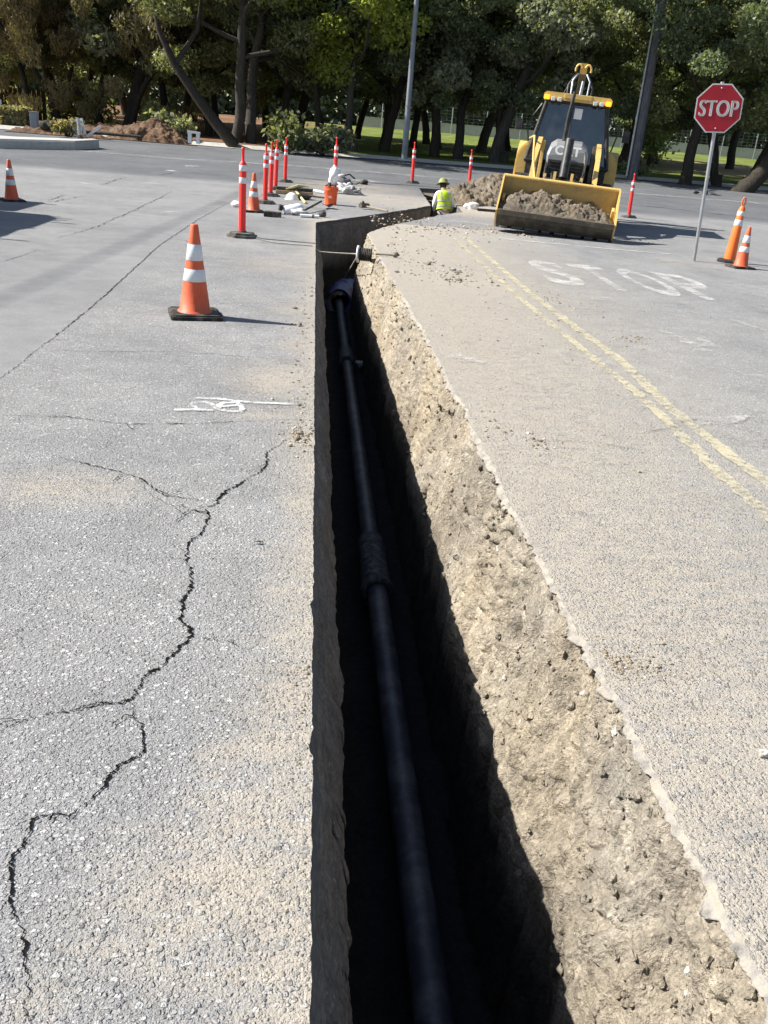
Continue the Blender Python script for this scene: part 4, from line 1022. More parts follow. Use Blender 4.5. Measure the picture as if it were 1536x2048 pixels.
    for i in range(NX):
        for j in range(NY):
            x = -hw + .015 + (2 * hw - .03) * i / (NX - 1); s = j / (NY - 1); y = .015 + .80 * s
            top = .36 + .27 * math.sin(min(1, s * 1.25) * math.pi * .5) * (.85 + .25 * math.cos((x + .45) * 1.6)) + .05 * fbm(x * 1.2, 3, 7, 3)
            edge = min(1, (hw - abs(x)) / .25); top = .36 + (top - .36) * (.45 + .55 * edge)
            vv = noise.voronoi(Vector((x * 6, y * 6, 1)))[0]; v2 = noise.voronoi(Vector((x * 17, y * 17, 4)))[0]
            e = min(1, s * 5)
            z = top + e * (.04 * fbm(x * 4, y * 4, 1, 4) + clods(x, y, 5, .13) + clods(x + 4, y, 11, .07) + clods(x, y + 2, 24, .03)) - .03
            if x > .55: z -= .16 * (x - .55)
            vs.append((x, y, max(z, .30)))
            if i and j: fs.append(((i - 1) * NY + j - 1, i * NY + j - 1, i * NY + j, (i - 1) * NY + j))
    me = bpy.data.meshes.new('bucket_soil'); me.from_pydata(vs, [], fs); me.materials.append(M['spoil']); me.polygons.foreach_set('use_smooth', [True] * len(fs)); me.update()
    s = link('soil_load', me); s.location = t.location; s.rotation_euler = t.rotation_euler
    tag(s, 'heaped brown soil filling the loader bucket', 'soil heap')
backhoe()

# ------------------------------------------------------------------ worker in the trench
def skin_obj(name, joints, edges, mat, parent, sub=2, root=0):
    me = bpy.data.meshes.new(name); me.from_pydata([j[0] for j in joints], edges, []); me.materials.append(mat)
    o = link(name, me, parent); md = o.modifiers.new('Skin', 'SKIN'); md.use_smooth_shade = True
    for i, j in enumerate(joints):
        r = j[1] if isinstance(j[1], tuple) else (j[1], j[1]); me.skin_vertices[0].data[i].radius = r
        me.skin_vertices[0].data[i].use_root = (i == root)
    ms = o.modifiers.new('Subdivision', 'SUBSURF'); ms.levels = sub; ms.render_levels = sub
    return o
def worker():
    g = P(893, 411.5); fz = floor_z(g.x, g.y) + gh(g.y) + .02
    ztop = zat((g.x, g.y), 354); H = (ztop - fz)
    k = H / 1.80
    t = empty('person', (g.x, g.y - .12, fz), (R(-17), 0, R(8)), 'worker in lime vest and hard hat standing in the trench with back turned', 'person')
    t.scale = (k, k, k)
    J = [((0, 0, .95), (.15, .11)), ((0, .02, 1.12), (.14, .10)), ((0, .03, 1.32), (.165, .11)), ((0, .04, 1.45), (.11, .08)), ((0, .07, 1.54), .055), ((0, .10, 1.62), (.075, .09)), ((0, .11, 1.70), (.078, .095)), ((0, .10, 1.75), (.05, .06))]
    E = [(i, i + 1) for i in range(7)]
    for sx in (-1, 1):
        b = len(J)
        J += [((sx * .18, .03, 1.42), .062), ((sx * .25, .03, 1.16), .046), ((sx * .22, .20, .98), .036), ((sx * .20, .26, .94), .026)]
        E += [(3, b), (b, b + 1), (b + 1, b + 2), (b + 2, b + 3)]
        hb = b + 3
        for f in range(4):          # fingers, each its own bent chain
            a = len(J); fx = sx * (.175 + f * .018); L = (.036, .042, .040, .030)[f]
            J += [((fx, .30, .925), .010), ((fx, .30 + L, .905), .009), ((fx, .30 + L * 1.4, .872), .008)]
            E += [(hb, a), (a, a + 1), (a + 1, a + 2)]
        a = len(J); J += [((sx * .160, .275, .925), .011), ((sx * .145, .305, .90), .009)]; E += [(hb, a), (a, a + 1)]
        b = len(J)
        J += [((sx * .10, 0, .86), .085), ((sx * .11, .03, .48), .055), ((sx * .12, -.02, .09), .042), ((sx * .13, .12, .04), .035)]
        E += [(0, b), (b, b + 1), (b + 1, b + 2), (b + 2, b + 3)]
    skin_obj('body', J, E, M['skin'], t, 1)
    S = [((0, 0, .90), (.165, .125)), ((0, .02, 1.12), (.16, .12)), ((0, .03, 1.32), (.185, .13)), ((0, .045, 1.46), (.12, .09))]; SE = [(0, 1), (1, 2), (2, 3)]
    for sx in (-1, 1):
        b = len(S); S += [((sx * .19, .03, 1.42), .078), ((sx * .262, .03, 1.16), .062), ((sx * .225, .19, .99), .046)]; SE += [(3, b), (b, b + 1), (b + 1, b + 2)]
    skin_obj('shirt', S, SE, M['shirt'], t, 2)
    Tq = [((0, 0, .98), (.165, .125))]; TE = []
    for sx in (-1, 1):
        b = len(Tq); Tq += [((sx * .10, 0, .86), .10), ((sx * .11, .03, .48), .075), ((sx * .12, -.02, .10), .062)]; TE += [(0, b), (b, b + 1), (b + 1, b + 2)]
    skin_obj('trousers', Tq, TE, M['trousers'], t, 2)
    for sx in (-1, 1): MB().blob((sx * .125, .05, .055), (.055, .15, .06), sx, .1, 2).build('boot', M['boot'], t)
    # vest: open-armed shell round the torso, wider at the shoulders
    sec = [(1.00, .205, .155), (1.10, .200, .152), (1.22, .205, .155), (1.34, .215, .158), (1.43, .205, .145), (1.475, .150, .115), (1.50, .09, .08)]
    def ring(i, n=36):
        z, a, b = sec[i]; return [(a * math.cos(q) * (1 + .03 * fbm(math.cos(q) * 2, z * 5, i, 2)), b * math.sin(q) + .03, z) for q in np.linspace(0, 2 * math.pi, n, endpoint=False)]
    vs = [p for i in range(len(sec)) for p in ring(i)]; n = 36
    fs = [(i * n + j, i * n + (j + 1) % n, (i + 1) * n + (j + 1) % n, (i + 1) * n + j) for i in range(len(sec) - 1) for j in range(n)]
    vest = MB().add(vs, fs, 0, True).build('vest', M['vest'], t)
    def band(z, dz, a, b):
        MB().lathe([(1, -dz), (1.0, dz)], 36, T=Matrix.Translation((0, .03, z)) @ Matrix.Diagonal((a, b, 1, 1)), caps=False).build('reflective_band', M['vest_band'], vest)
    band(1.085, .026, .2095, .1595); band(1.225, .026, .2145, .1625)
    for sx in (-1, 1):
        MB().add([(sx * .085, -.128, 1.25), (sx * .135, -.118, 1.25), (sx * .128, -.095, 1.43), (sx * .085, -.105, 1.43)], [(0, 1, 2, 3)]).add([(sx * .085, -.105, 1.43), (sx * .128, -.095, 1.43), (sx * .11, -.05, 1.49), (sx * .07, -.055, 1.49)], [(0, 1, 2, 3)]).build('shoulder_band', M['vest_band'], vest)
    MB().lathe([(.080, 1.60), (.090, 1.66), (.088, 1.72)], 20, T=Matrix.Translation((0, .095, 0)), caps=False).build('hair', M['hair'], t)
    mb = MB().lathe([(.180, 1.700), (.182, 1.708), (.150, 1.722), (.128, 1.735), (.122, 1.77), (.108, 1.81), (.078, 1.842), (.03, 1.856), (.004, 1.858)], 30, T=Matrix.Translation((0, .11, 0)), caps=False)
    mb.tube([(0, -.01, 1.755), (0, .03, 1.83), (0, .11, 1.866), (0, .19, 1.83), (0, .23, 1.755)], .012, 6); mb.build('hard_hat', M['hat'], t)
    for sx in (-1, 1):       # face details, turned away from the camera
        MB().blob((sx * .032, .205, 1.675), (.013, .010, .009), 1, .0, 1).build('eye', M['white'], t)
        MB().blob((sx * .088, .11, 1.655), (.014, .022, .034), 2, .1, 1).build('ear', M['skin'], t)
    MB().blob((0, .215, 1.645), (.014, .02, .022), 3, .0, 1).build('nose', M['skin'], t)
worker()
q = P(944, 418)
tag(MB().blob((q.x, q.y, gh(q.y) + .05), (.16, .10, .10), 8, .5, 3).build('white_bag', M['plastic_white']), 'small white plastic bag on the edge right of the worker', 'bag')
q = P(955, 421); t = empty('steel_plate', (q.x + .25, q.y - .1, gh(q.y)), (0, 0, R(-6)), 'thin dark flat bar lying on the pale edge right of the worker', 'bar')
MB().box((0, 0, .03), (.55, .10, .05), bev=.01).build('bar', M['black'], t)

# ------------------------------------------------------------------ tools and clutter by the posts
def rod(name, mb_name, a, b, r, mat, parent): return MB().tube([a, b], r, 8).build(mb_name, mat, parent)
def clutter():
    q = P(661, 409); hh = px_scale(q, 36)
    t = empty('plastic_pail', q, (0, 0, 0), 'orange plastic pail stuffed with dark tools on the road', 'bucket'); r = hh * .40
    MB().lathe([(r * .86, 0), (r * .95, hh * .72), (r * 1.0, hh * .74), (r * .97, hh * .78), (r * 1.02, hh * .80), (r * .98, hh * .84), (r, hh * .97), (r * 1.06, hh), (r * .96, hh), (r * .82, .02)], 28, caps=False).lathe([(r * .84, .01), (.001, .012)], 28, caps=False).build('pail', M['bucket_orange'], t)
    MB().tube([(r * 1.05 * math.cos(a), -.02 - r * .5 * math.sin(a), hh * .93 - r * 1.0 * math.sin(a)) for a in np.linspace(0, math.pi, 16)], .006, 6).build('wire_handle', M['steel'], t)
    MB().box((-.02, -r * .93, hh * .42), (.07, .015, .035)).build('white_label', M['white'], t)
    tl = empty('tool_bundle', q + Vector((0, 0, hh * .75)), (0, 0, 0), 'dark hand tools sticking out of the orange pail', 'tools')
    for k in range(7):
        a = k * .9; MB().tube([(.05 * math.cos(a), .05 * math.sin(a), -.15), (.13 * math.cos(a), .13 * math.sin(a), .06 + .05 * (k % 3))], .022, 8).build('tool_handle', M['black'] if k % 3 else M['cloth_grey'], tl)
    # white sack behind
    q = P(668, 371); q.y -= .3; q.z = gh(q.y); hh = px_scale(q, 40); t = tag(None or MB().blob((0, 0, hh * .5), (hh * .30, hh * .25, hh * .52), 5, .35, 3, fr=1.8).build('sack', M['plastic_white']), 'tall crumpled white plastic sack standing behind the orange pail', 'sack'); t.location = q
    q = P(683, 376); t = empty('tool_bag', q, (0, 0, R(10)), 'dark grey slumped tool bag right of the white sack', 'bag')
    MB().blob((0, 0, .13), (.26, .18, .16), 7, .35, 3).build('bag_body', M['cloth_grey'], t); MB().blob((-.02, .02, .30), (.10, .09, .06), 9, .4, 2).build('white_cloth', M['tarp'], t)
    MB().tube([(.0, 0, .3), (.2, 0, .36), (.35, -.02, .25)], .02, 6).build('strap', M['black'], t)
    q = P(694, 388); t = empty('crumpled_tarp', q, (0, 0, 0), 'crumpled dusty white tarp heaped right of the orange pail', 'tarp')
    mb = MB(); mb.blob((0, .05, .06), (.30, .22, .16), 11, .7, 4, fr=2.6); mb.build('folds', M['tarp'], t)
    MB().blob((.18, -.02, .07), (.12, .10, .08), 15, .5, 3).build('dark_lining', M['cloth_grey'], t)
    MB().tube([(-.35, -.05, .02), (-.2, -.16, .03), (0, -.14, .04), (.2, -.2, .03), (.40, -.05, .02)], .02, 6).build('hem_rope', M['tarp'], t)
    # patterned block
    q = P(588, 390); Wd = (P(615, 390) - P(560, 390)).length; hh = px_scale(q, 19)
    t = empty('tread_block', q, (0, 0, R(-3)), 'long low block with dark patterned face on pale timbers behind the tools', 'block')
    MB().box((0, .1, hh * .22), (Wd, .30, hh * .40), bev=.012).build('timber_bearer', M['timber'], t)
    MB().box((0, .12, hh * .62), (Wd, .28, hh * .34), bev=.015).build('tread', M['rubber_dusty'], t)
    mb = MB()
    for k in range(18): mb.box((-Wd / 2 + .04 + k * (Wd - .08) / 17, -.025, hh * .64), (Wd / 46, .012, hh * .26), (0, .35 if k % 2 else -.35, 0))
    mb.build('lug_pattern', M['black'], t)
    # pick with yellow handle
    a, b = P(588, 386), P(611, 408); a.z = gh(a.y) + .09; b.z = gh(b.y) + .02
    t = empty('pickaxe', a, (0, 0, 0), 'pick with a pale yellow handle lying across dark tools', 'pickaxe'); rod('', 'handle', Vector(), b - a, .026, M['tool_yellow'], t)
    c1, c2 = P(572, 392) - a, P(618, 388) - a; c1.z = c2.z = .02; MB().tube([c1 + Vector((0, 0, .03)), (c1 + c2) / 2 + Vector((0, .05, .08)), c2 + Vector((0, 0, .05))], [.012, .035, .012], 8).build('head', M['tool_yellow'], t)
    q = P(584, 399); t = empty('hard_hat', q, (0, 0, 0), 'white hard hat resting on the road left of the yellow pick', 'hard hat')
    MB().lathe([(.16, 0), (.155, .02), (.135, .035), (.12, .09), (.07, .135), (.004, .15)], 24, caps=False).build('shell', M['plastic_white'], t)
    MB().tube([(0, -.13, .05), (0, -.06, .14), (0, .06, .14), (0, .13, .05)], .012, 6).build('ridge', M['plastic_white'], t)
    q = P(605, 399); t = empty('round_shovel', q, (0, 0, R(20)), 'dark dished shovel lying right of the white hard hat', 'shovel')
    MB().blob((0, 0, .06), (.22, .13, .06), 21, .2, 3).build('blade', M['black'], t); MB().tube([(.15, .02, .08), (.65, .10, .05)], .02, 8).build('handle', M['tool_wood'], t)
    # shovel with silver blade
    a, b = P(606, 428), P(642, 417); t = empty('shovel', a, (0, 0, 0), 'shovel with bright silver blade lying near the trench corner', 'shovel')
    MB().tube([(0, 0, .05), b - a + Vector((0, 0, .14))], .020, 8).build('handle', M['black'], t)
    d = b - a; ang = math.atan2(d.y, d.x); T = Matrix.Translation(d + Vector((.10, 0, .10))) @ Matrix.Rotation(ang, 4, 'Z') @ Matrix.Rotation(R(12), 4, 'Y')
    vs = []; fs = []
    for i in range(9):
        for j in range(9):
            u = i / 8; v = j / 8 * 2 - 1; wv = .13 * (1 - .55 * max(0, u - .55) / .45 if u > .55 else 1)
            for s_ in (0,): vs.append((u * .34, v * wv, .035 * (1 - v * v) * -1 + .02))
            if i and j: fs.append(((i - 1) * 9 + j - 1, i * 9 + j - 1, i * 9 + j, (i - 1) * 9 + j))
    n = len(vs); vs2 = vs + [(x, y, z - .006) for x, y, z in vs]; fs2 = fs + [tuple(n + k for k in reversed(f)) for f in fs]
    MB().add(vs2, fs2, 0, True, T).build('blade', M['steel'], t)
    q = P(577, 428); t = empty('water_jug', q, (0, 0, R(15)), 'white jug with a black cap lying on its side among the tools', 'jug')
    MB().lathe([(.05, -.2), (.085, -.17), (.09, .1), (.06, .16), (.03, .18)], 18, T=Matrix.Translation((.1, 0, .09)) @ Matrix.Rotation(R(78), 4, 'Y')).build('jug_body', M['plastic_white'], t)
    MB().lathe([(.055, 0), (.055, .06)], 14, T=Matrix.Translation((-.12, 0, .10)) @ Matrix.Rotation(R(-80), 4, 'Y')).build('cap', M['black'], t)
    q = P(598, 431); tag(MB().blob((q.x, q.y, gh(q.y) + .05), (.15, .09, .07), 31, .5, 3).build('rag', M['tarp']), 'pale crumpled rag between the jug and the silver shovel', 'rag')
    q = P(545, 434); t = empty('rubber_block', q, (0, 0, R(-4)), 'low dark rubber block on the road right of the small cone', 'block')
    MB().box((0, 0, .045), (.30, .14, .09), bev=.015).build('block', M['rubber'], t); MB().box((-.05, .1, .05), (.22, .1, .08), bev=.015).build('lighter_piece', M['rubber_dusty'], t)
    a, b = P(600, 434.5), P(638, 437); t = empty('plastic_pipe', a, (0, 0, 0), 'short white plastic pipe lying in front of the silver shovel', 'pipe')
    a0 = Vector((0, 0, .03)); MB().tube([a0, b - a + Vector((0, 0, .03))], .028, 12).build('tube', M['plastic_white'], t); MB().tube([(b - a) * .62 + Vector((0, 0, .03)), (b - a) * .72 + Vector((0, 0, .03))], .036, 12).build('collar', M['rubber_dusty'], t)
    q = P(644, 434); tag(MB().blob((q.x, q.y, gh(q.y) + .04), (.08, .06, .06), 35, .6, 2).build('clod', M['rubber_dusty']), 'small dark clod at the end of the white pipe', 'clod')
    a, b = P(728, 418), P(775, 425); t = empty('sledgehammer', a, (0, 0, 0), 'sledgehammer with wooden handle lying at the trench edge', 'hammer')
    d = (b - a); MB().tube([(0, 0, .06), d + Vector((0, 0, .03))], .02, 8).build('handle', M['tool_wood'], t)
    pr = Vector((-d.y, d.x, 0)).normalized(); MB().tube([pr * -.13 + Vector((0, 0, .07)), pr * .13 + Vector((0, 0, .07))], .05, 8).blob((-.04, 0, .12), (.05, .05, .05), 3, .3, 2).build('head', M['worn_steel'], t)
    a, b = P(690, 368), P(713, 371); t = empty('pry_bar', a, (0, 0, 0), 'dark pry bar lying behind the white tarp', 'bar'); MB().tube([(0, 0, .04), b - a + Vector((0, 0, .04))], .022, 8).tube([b - a + Vector((0, 0, .04)), b - a + Vector((.08, 0, .08))], .02, 8).build('bar', M['black'], t)
    q = P(728, 369); tag(MB().blob((q.x, q.y, gh(q.y) + .05), (.12, .10, .08), 37, .5, 2).build('clod', M['rubber']), 'lone black lump on the far lane right of the pry bar', 'clod')
    a, b = P(628, 383), P(648, 388); t = empty('timber_lath', a, (0, 0, 0), 'short pale lath lying left of the orange pail', 'lath'); MB().tube([(0, 0, .03), b - a + Vector((0, 0, .03))], .028, 4).build('strip', M['white'], t)
    q = P(473, 414); tag(MB().blob((q.x, q.y, gh(q.y) + .05), (.10, .09, .06), 39, .3, 2).build('white_lump', M['plastic_white']), 'small white lump left of the nearest delineator tube', 'debris')
    q = P(1528, 1513); tag(MB().blob((q.x, q.y, .012), (.017, .012, .012), 41, .4, 3).build('stone', M['stone']), 'pale rounded stone casting a small shadow on the right pavement', 'stone')
    q = P(517, 1088); t = MB().add([(-.02, 0, .004), (0, -.008, .008), (.022, .002, .003), (.002, .009, .007), (0, 0, .012)], [(0, 1, 4), (1, 2, 4), (2, 3, 4), (3, 0, 4)]).build('dry_leaf', M['dry_leaf']); t.location = (q.x, q.y, .003); tag(t, 'small dark dry leaf on the pavement left of the trench', 'leaf')
    for k, (px, py) in enumerate([(782, 330)]): pass
    q = P(1404, 389.5); t = empty('marker_stub', q, (0, 0, 0), 'two small dark lumps on the far lane behind the sign pole', 'debris')
    MB().blob((.12, 0, .08), (.10, .08, .09), 44, .4, 2).build('lump', M['black'], t); MB().blob((-.25, 0, .06), (.12, .06, .05), 45, .4, 2).build('lump', M['black'], t)
clutter()

def crumbs():
    rnd = random.Random(5); mb = MB()
    base = []
    bm = bmesh.new(); bmesh.ops.create_icosphere(bm, subdivisions=1, radius=1); bm.verts.index_update()
    iv = [v.co.copy() for v in bm.verts]; iff = [tuple(v.index for v in f.verts) for f in bm.faces]; bm.free()
    def one(x, y, r):
        sc = Vector((rnd.uniform(.7, 1.3), rnd.uniform(.7, 1.3), rnd.uniform(.5, .9))) * r; sd_ = rnd.random() * 30
        mb.add([(x + v.x * sc.x * (1 + .3 * math.sin(sd_ + i * 2.3)), y + v.y * sc.y * (1 + .3 * math.cos(sd_ + i * 1.7)), gh(y) + sc.z * .35 + v.z * sc.z) for i, v in enumerate(iv)], iff, 0 if rnd.random() < .93 else 1)
    def scatter(px, py, n, sx, sy, r0, r1):
        q = P(px, py)
        for _ in range(n):
            x, y = q.x + rnd.gauss(0, sx), q.y + rnd.gauss(0, sy)
            if -0.5 < x < 0.045 or x > 0.97 + (0.1 if y > 12 else 0) : one(x, y, (r0 + (r1 - r0) * rnd.random() ** 2.2) * .62 * (1 + (rnd.random() < .05)))
    scatter(606, 872, 160, .05, .12, .006, .016); scatter(604, 800, 60, .04, .3, .005, .014); scatter(604, 690, 60, .05, .5, .006, .018); scatter(612, 1420, 80, .02, .12, .003, .008)
    scatter(600, 1340, 50, .035, .03, .003, .007); scatter(600, 1780, 50, .04, .1, .002, .006); scatter(610, 600, 50, .1, .8, .01, .025)
    scatter(1240, 1330, 160, .05, .03, .004, .011); scatter(1300, 1350, 120, .08, .03, .003, .007); scatter(1230, 1300, 40, .05, .1, .004, .009)
    scatter(900, 550, 130, .25, .45, .012, .032); scatter(870, 530, 60, .4, .6, .01, .025); scatter(790, 500, 90, .25, .9, .01, .03); scatter(980, 860, 40, .1, .25, .006, .016)
    scatter(900, 460, 130, .8, 1.2, .015, .045); scatter(1100, 470, 120, 1.0, .5, .012, .03); scatter(1265, 676, 60, .10, .12, .008, .018); scatter(1010, 640, 120, .9, 1.5, .006, .02)
    scatter(1200, 900, 160, .9, .9, .003, .011); scatter(1350, 1250, 160, .4, .4, .002, .008); scatter(300, 1300, 160, .5, .7, .002, .007); scatter(350, 800, 130, .8, 1.2, .004, .012); scatter(830, 450, 100, .6, .8, .02, .05); scatter(1110, 600, 50, .25, .4, .008, .02)
    scatter(700, 410, 80, 1.2, 1.5, .01, .03); scatter(1080, 880, 30, .05, .1, .008, .02); scatter(300, 968, 20, .04, .03, .006, .012)
    tag(mb.build('loose_soil_crumbs', [M['crumb'], M['stone']]), 'loose soil crumbs and small stones on the pavement', None, None, 'stuff')
crumbs()

# ------------------------------------------------------------------ far side: kerb, verge, median
def vgz(y):
    t = min(1, max(0, (y - 46) / 42)); return gh(min(y, 60)) + .14 + 1.35 * t * t * (3 - 2 * t)
def vz(p): return vgz(p.y)
def V(px, py):            # point on the verge behind the kerb
    v = ray(px, py); f = lambda s: (EYE + v * s).z - vgz((EYE + v * s).y)
    a = s = 20.0
    while f(s) > 0 and s < 130: a = s; s *= 1.02
    for _ in range(40):
        m_ = (a + s) / 2
        if f(m_) > 0: a = m_
        else: s = m_
    return EYE + v * s
KP = [P(x, y) for x, y in [(-500, 220), (-150, 246), (0, 257), (250, 277), (500, 298), (800, 321), (1150, 348), (1536, 380), (1700, 394), (2100, 428)]]
def kerb_y(x):
    for a, b in zip(KP, KP[1:]):
        if a.x <= x <= b.x: return a.y + (b.y - a.y) * (x - a.x) / (b.x - a.x)
    return KP[0].y if x < KP[0].x else KP[-1].y
def kerb_and_verge():
    mb = MB()
    for a, b in zip(KP, KP[1:]):
        za, zb = gh(a.y), gh(b.y)
        for y0, y1, z0, z1 in ((-.75, 0, .004, .006), (0, .24, .006, .13), (.24, .42, .13, .135)):
            mb.add([(a.x, a.y + y0, za + z0), (b.x, b.y + y0, zb + z0), (b.x, b.y + y1, zb + z1), (a.x, a.y + y1, za + z1)], [(0, 1, 2, 3)])
    tag(mb.build('kerb', M['concrete']), 'pale concrete kerb and gutter on the far side of the street', None, None, 'structure')
    xs = np.linspace(-70, 90, 140); ts = np.concatenate([np.linspace(0, 12, 26), np.linspace(13, 60, 24), np.linspace(70, 500, 10)])
    vs = []; fs = []; zn = []; nx = len(xs)
    for i, tt in enumerate(ts):
        for j, x in enumerate(xs):
            y = kerb_y(x) + .41 + tt; z = vgz(y) - .005 + (.10 * fbm(x * .25, y * .25, 3, 4)) * min(1, tt / 3)
            vs.append((x, y, z)); px = max(-4000, min(6000, proj((x, y, z))[0]))
            zn.append((min(1, max(0, (660 - px + 120 * fbm(x * .2, y * .2, 8, 3)) / 60)), max(0, min(1, (px - 1150) / 200)) * min(1, max(0, (tt - 9) / 4)) * max(0, min(1, (30 - tt) / 6)) * .8, 0))
            if i and j: fs.append(((i - 1) * nx + j - 1, (i - 1) * nx + j, i * nx + j, i * nx + j - 1))
    me = bpy.data.meshes.new('lawn'); me.from_pydata(vs, [], fs); me.materials.append(M['verge']); me.polygons.foreach_set('use_smooth', [True] * len(fs)); set_attr(me, 'zone', zn); me.update()
    tag(link('lawn', me), 'park lawn and bare leaf-littered earth beyond the street', None, None, 'structure')
    # median island
    p = [P(x, y) for x, y in [(-260, 279), (0, 297), (150, 300), (192, 299)]]
    d = 1.3; ol = [(p[0].x, p[0].y), (p[1].x, p[1].y), (p[2].x, p[2].y), (p[3].x - .15, p[3].y + .15), (p[3].x, p[3].y + .5), (p[3].x - .3, p[3].y + 1.0), (p[2].x, p[2].y + d), (p[1].x, p[1].y + d + .2), (p[0].x, p[0].y + d + .6)]
    z0 = gh(p[2].y); hh = .28
    mb = MB(); n = len(ol); cx_, cy_ = np.mean([a for a, b in ol]), np.mean([b for a, b in ol])
    vs = [(a, b, gh(b) - .05) for a, b in ol] + [(a, b, gh(b) + hh - .05) for a, b in ol] + [(a + (cx_ - a) * .005, b + .07 if b < cy_ else b - .07, gh(b) + hh) for a, b in ol]
    mb.add(vs, [(i, (i + 1) % n, (i + 1) % n + n, i + n) for i in range(n)] + [(i + n, (i + 1) % n + n, (i + 1) % n + 2 * n, i + 2 * n) for i in range(n)] + [tuple(range(2 * n, 3 * n))])
    tag(mb.build('median_island', M['concrete']), 'raised concrete median island at the left of the street', None, None, 'structure')
kerb_and_verge()

# ------------------------------------------------------------------ trees
def tree_meshes(seed, H, r0, cr, c0, nleaf, leaf, style='oak', forks=1, bark='bark_dark', lean=0.0):
    rnd = random.Random(seed); tb = MB(); tips = []
    def limb(p, d, L, r, lvl):
        n = max(3, int(L / .55)); pts = [p.copy()]; rs = [r]
        for i in range(n):
            d = (d + Vector((rnd.gauss(0, .12), rnd.gauss(0, .12), rnd.gauss(.03, .06)))).normalized(); p = p + d * (L / n)
            pts.append(p.copy()); rs.append(r * (1 - .62 * (i + 1) / n))
        tb.tube(pts, rs, 9 if lvl == 0 else 6 if lvl == 1 else 4)
        if lvl >= 2: tips.append(pts[-1]); tips.append(pts[len(pts) // 2]); return
        if lvl == 1: tips.append(pts[-1])
        nb = (7 if lvl == 0 else 4)
        for k in range(nb):
            f = (.38 + .6 * (k + rnd.random() * .6) / nb) if lvl == 0 else (.3 + .7 * (k + rnd.random()) / nb)
            i = min(n - 1, int(f * n)); a = rnd.uniform(0, 2 * math.pi) if lvl else k * 2.4 + rnd.uniform(-.5, .5)
            el = rnd.uniform(.25, .9) if lvl == 0 else rnd.uniform(-.25, .8)
            dd = Vector((math.cos(a) * math.cos(el), math.sin(a) * math.cos(el), math.sin(el)))
            if lvl: dd = (dd + d * .5).normalized()
            limb(pts[i], dd, L * (rnd.uniform(.40, .58) if lvl == 0 else rnd.uniform(.4, .6)), rs[i] * (.55 if lvl == 0 else .5), lvl + 1)
    for k in range(forks):
        a = (math.pi * (1 - k)) if forks > 1 else 0
        off = Vector((math.cos(a), math.sin(a), 0)) * (r0 * .8 if forks > 1 else 0)
        d0 = (Vector(((.10 if k else -.04) if forks > 1 else 0, math.sin(a) * .06 if forks > 1 else 0, 1)) + Vector((lean, 0, 0))).normalized()
        limb(off - Vector((0, 0, .2)), d0, H * .78, r0 / math.sqrt(forks), 0)
    if forks == 1: tb.lathe([(r0 * 1.3, -.15), (r0 * 1.06, .12), (r0 * .97, .4)], 10, caps=False)
    tm = tb.mesh('trunk', M[bark])
    # foliage
    rng = np.random.default_rng(seed); cl = []
    for tp in tips:
        if tp.z > c0 * .9: cl.append((tp, rnd.uniform(.55, 1.05)))
    while len(cl) < 80:
        u = rnd.random(); th = rnd.uniform(0, 6.28); z = c0 + (H - c0) * u; w_ = cr * (math.sin(math.pi * min(1, .16 + u * .84)) ** .7) * math.sqrt(rnd.uniform(.15, 1))
        cl.append((Vector((w_ * math.cos(th) + lean * z, w_ * math.sin(th), z)), rnd.uniform(.5, 1.0)))
    per = max(20, nleaf // len(cl)); C = []; SZ = []; TI = []
    for (c, rr) in cl:
        g = rng.normal(0, 1, (per, 3)); g /= np.linalg.norm(g, axis=1)[:, None]; g *= (rr * rng.uniform(.35, 1, per) ** .6)[:, None]; g[:, 2] *= .62
        if style == 'willow': g[:, 2] = -np.abs(g[:, 2]) * 2.2; g[:, :2] *= .8
        C.append(g + np.array(c)); SZ.append(rng.uniform(.055, .115, per)); TI.append(np.clip(rng.normal(.45, .2, per) + rng.uniform(-.14, .14), 0, 1))
    C = np.concatenate(C); SZ = np.concatenate(SZ); TI = np.concatenate(TI); n = len(C)
    a = rng.normal(0, 1, (n, 3)); 
    if style == 'willow': a[:, 2] = -np.abs(a[:, 2]) * 2.5
    a /= np.linalg.norm(a, axis=1)[:, None]
    b = rng.normal(0, 1, (n, 3)); b -= (a * b).sum(1)[:, None] * a; b /= np.linalg.norm(b, axis=1)[:, None]
    Ls = SZ[:, None] * (1.5 if style == 'willow' else 1.0); Ws = SZ[:, None] * (.28 if style == 'willow' else .55)
    Vt = np.stack([C + a * Ls, C + b * Ws, C - a * Ls, C - b * Ws], 1).reshape(-1, 3)
    cm = bpy.data.meshes.new('crown'); cm.from_pydata(Vt.tolist(), [], np.arange(n * 4).reshape(-1, 4).tolist()); cm.materials.append(LEAF[leaf])
    set_attr(cm, 'tint', np.repeat(TI, 4)[:, None] * np.ones((1, 3))); cm.update()
    return tm, cm
TK = {
    'oak': tree_meshes(11, 10.5, .25, 4.2, 1.9, 30000, 'dark'),
    'oak2': tree_meshes(23, 10.0, .19, 3.9, 1.3, 30000, 'olive', lean=.06),
    'grey': tree_meshes(37, 10.0, .26, 4.2, 2.0, 30000, 'grey', bark='bark_grey'),
    'double': tree_meshes(41, 11.0, .34, 4.4, 1.9, 32000, 'olive', forks=2, bark='bark_grey'),
    'slim': tree_meshes(53, 9.0, .17, 2.6, 2.2, 18000, 'dark', lean=-.05),
    'yellow': tree_meshes(67, 8.5, .16, 2.0, 2.6, 16000, 'yellow', bark='bark_grey'),
    'willow': tree_meshes(71, 9.5, .16, 4.2, 1.0, 30000, 'brown', 'willow'),
    'bright': tree_meshes(83, 8.5, .2, 3.0, 2.0, 19000, 'bright'),
}
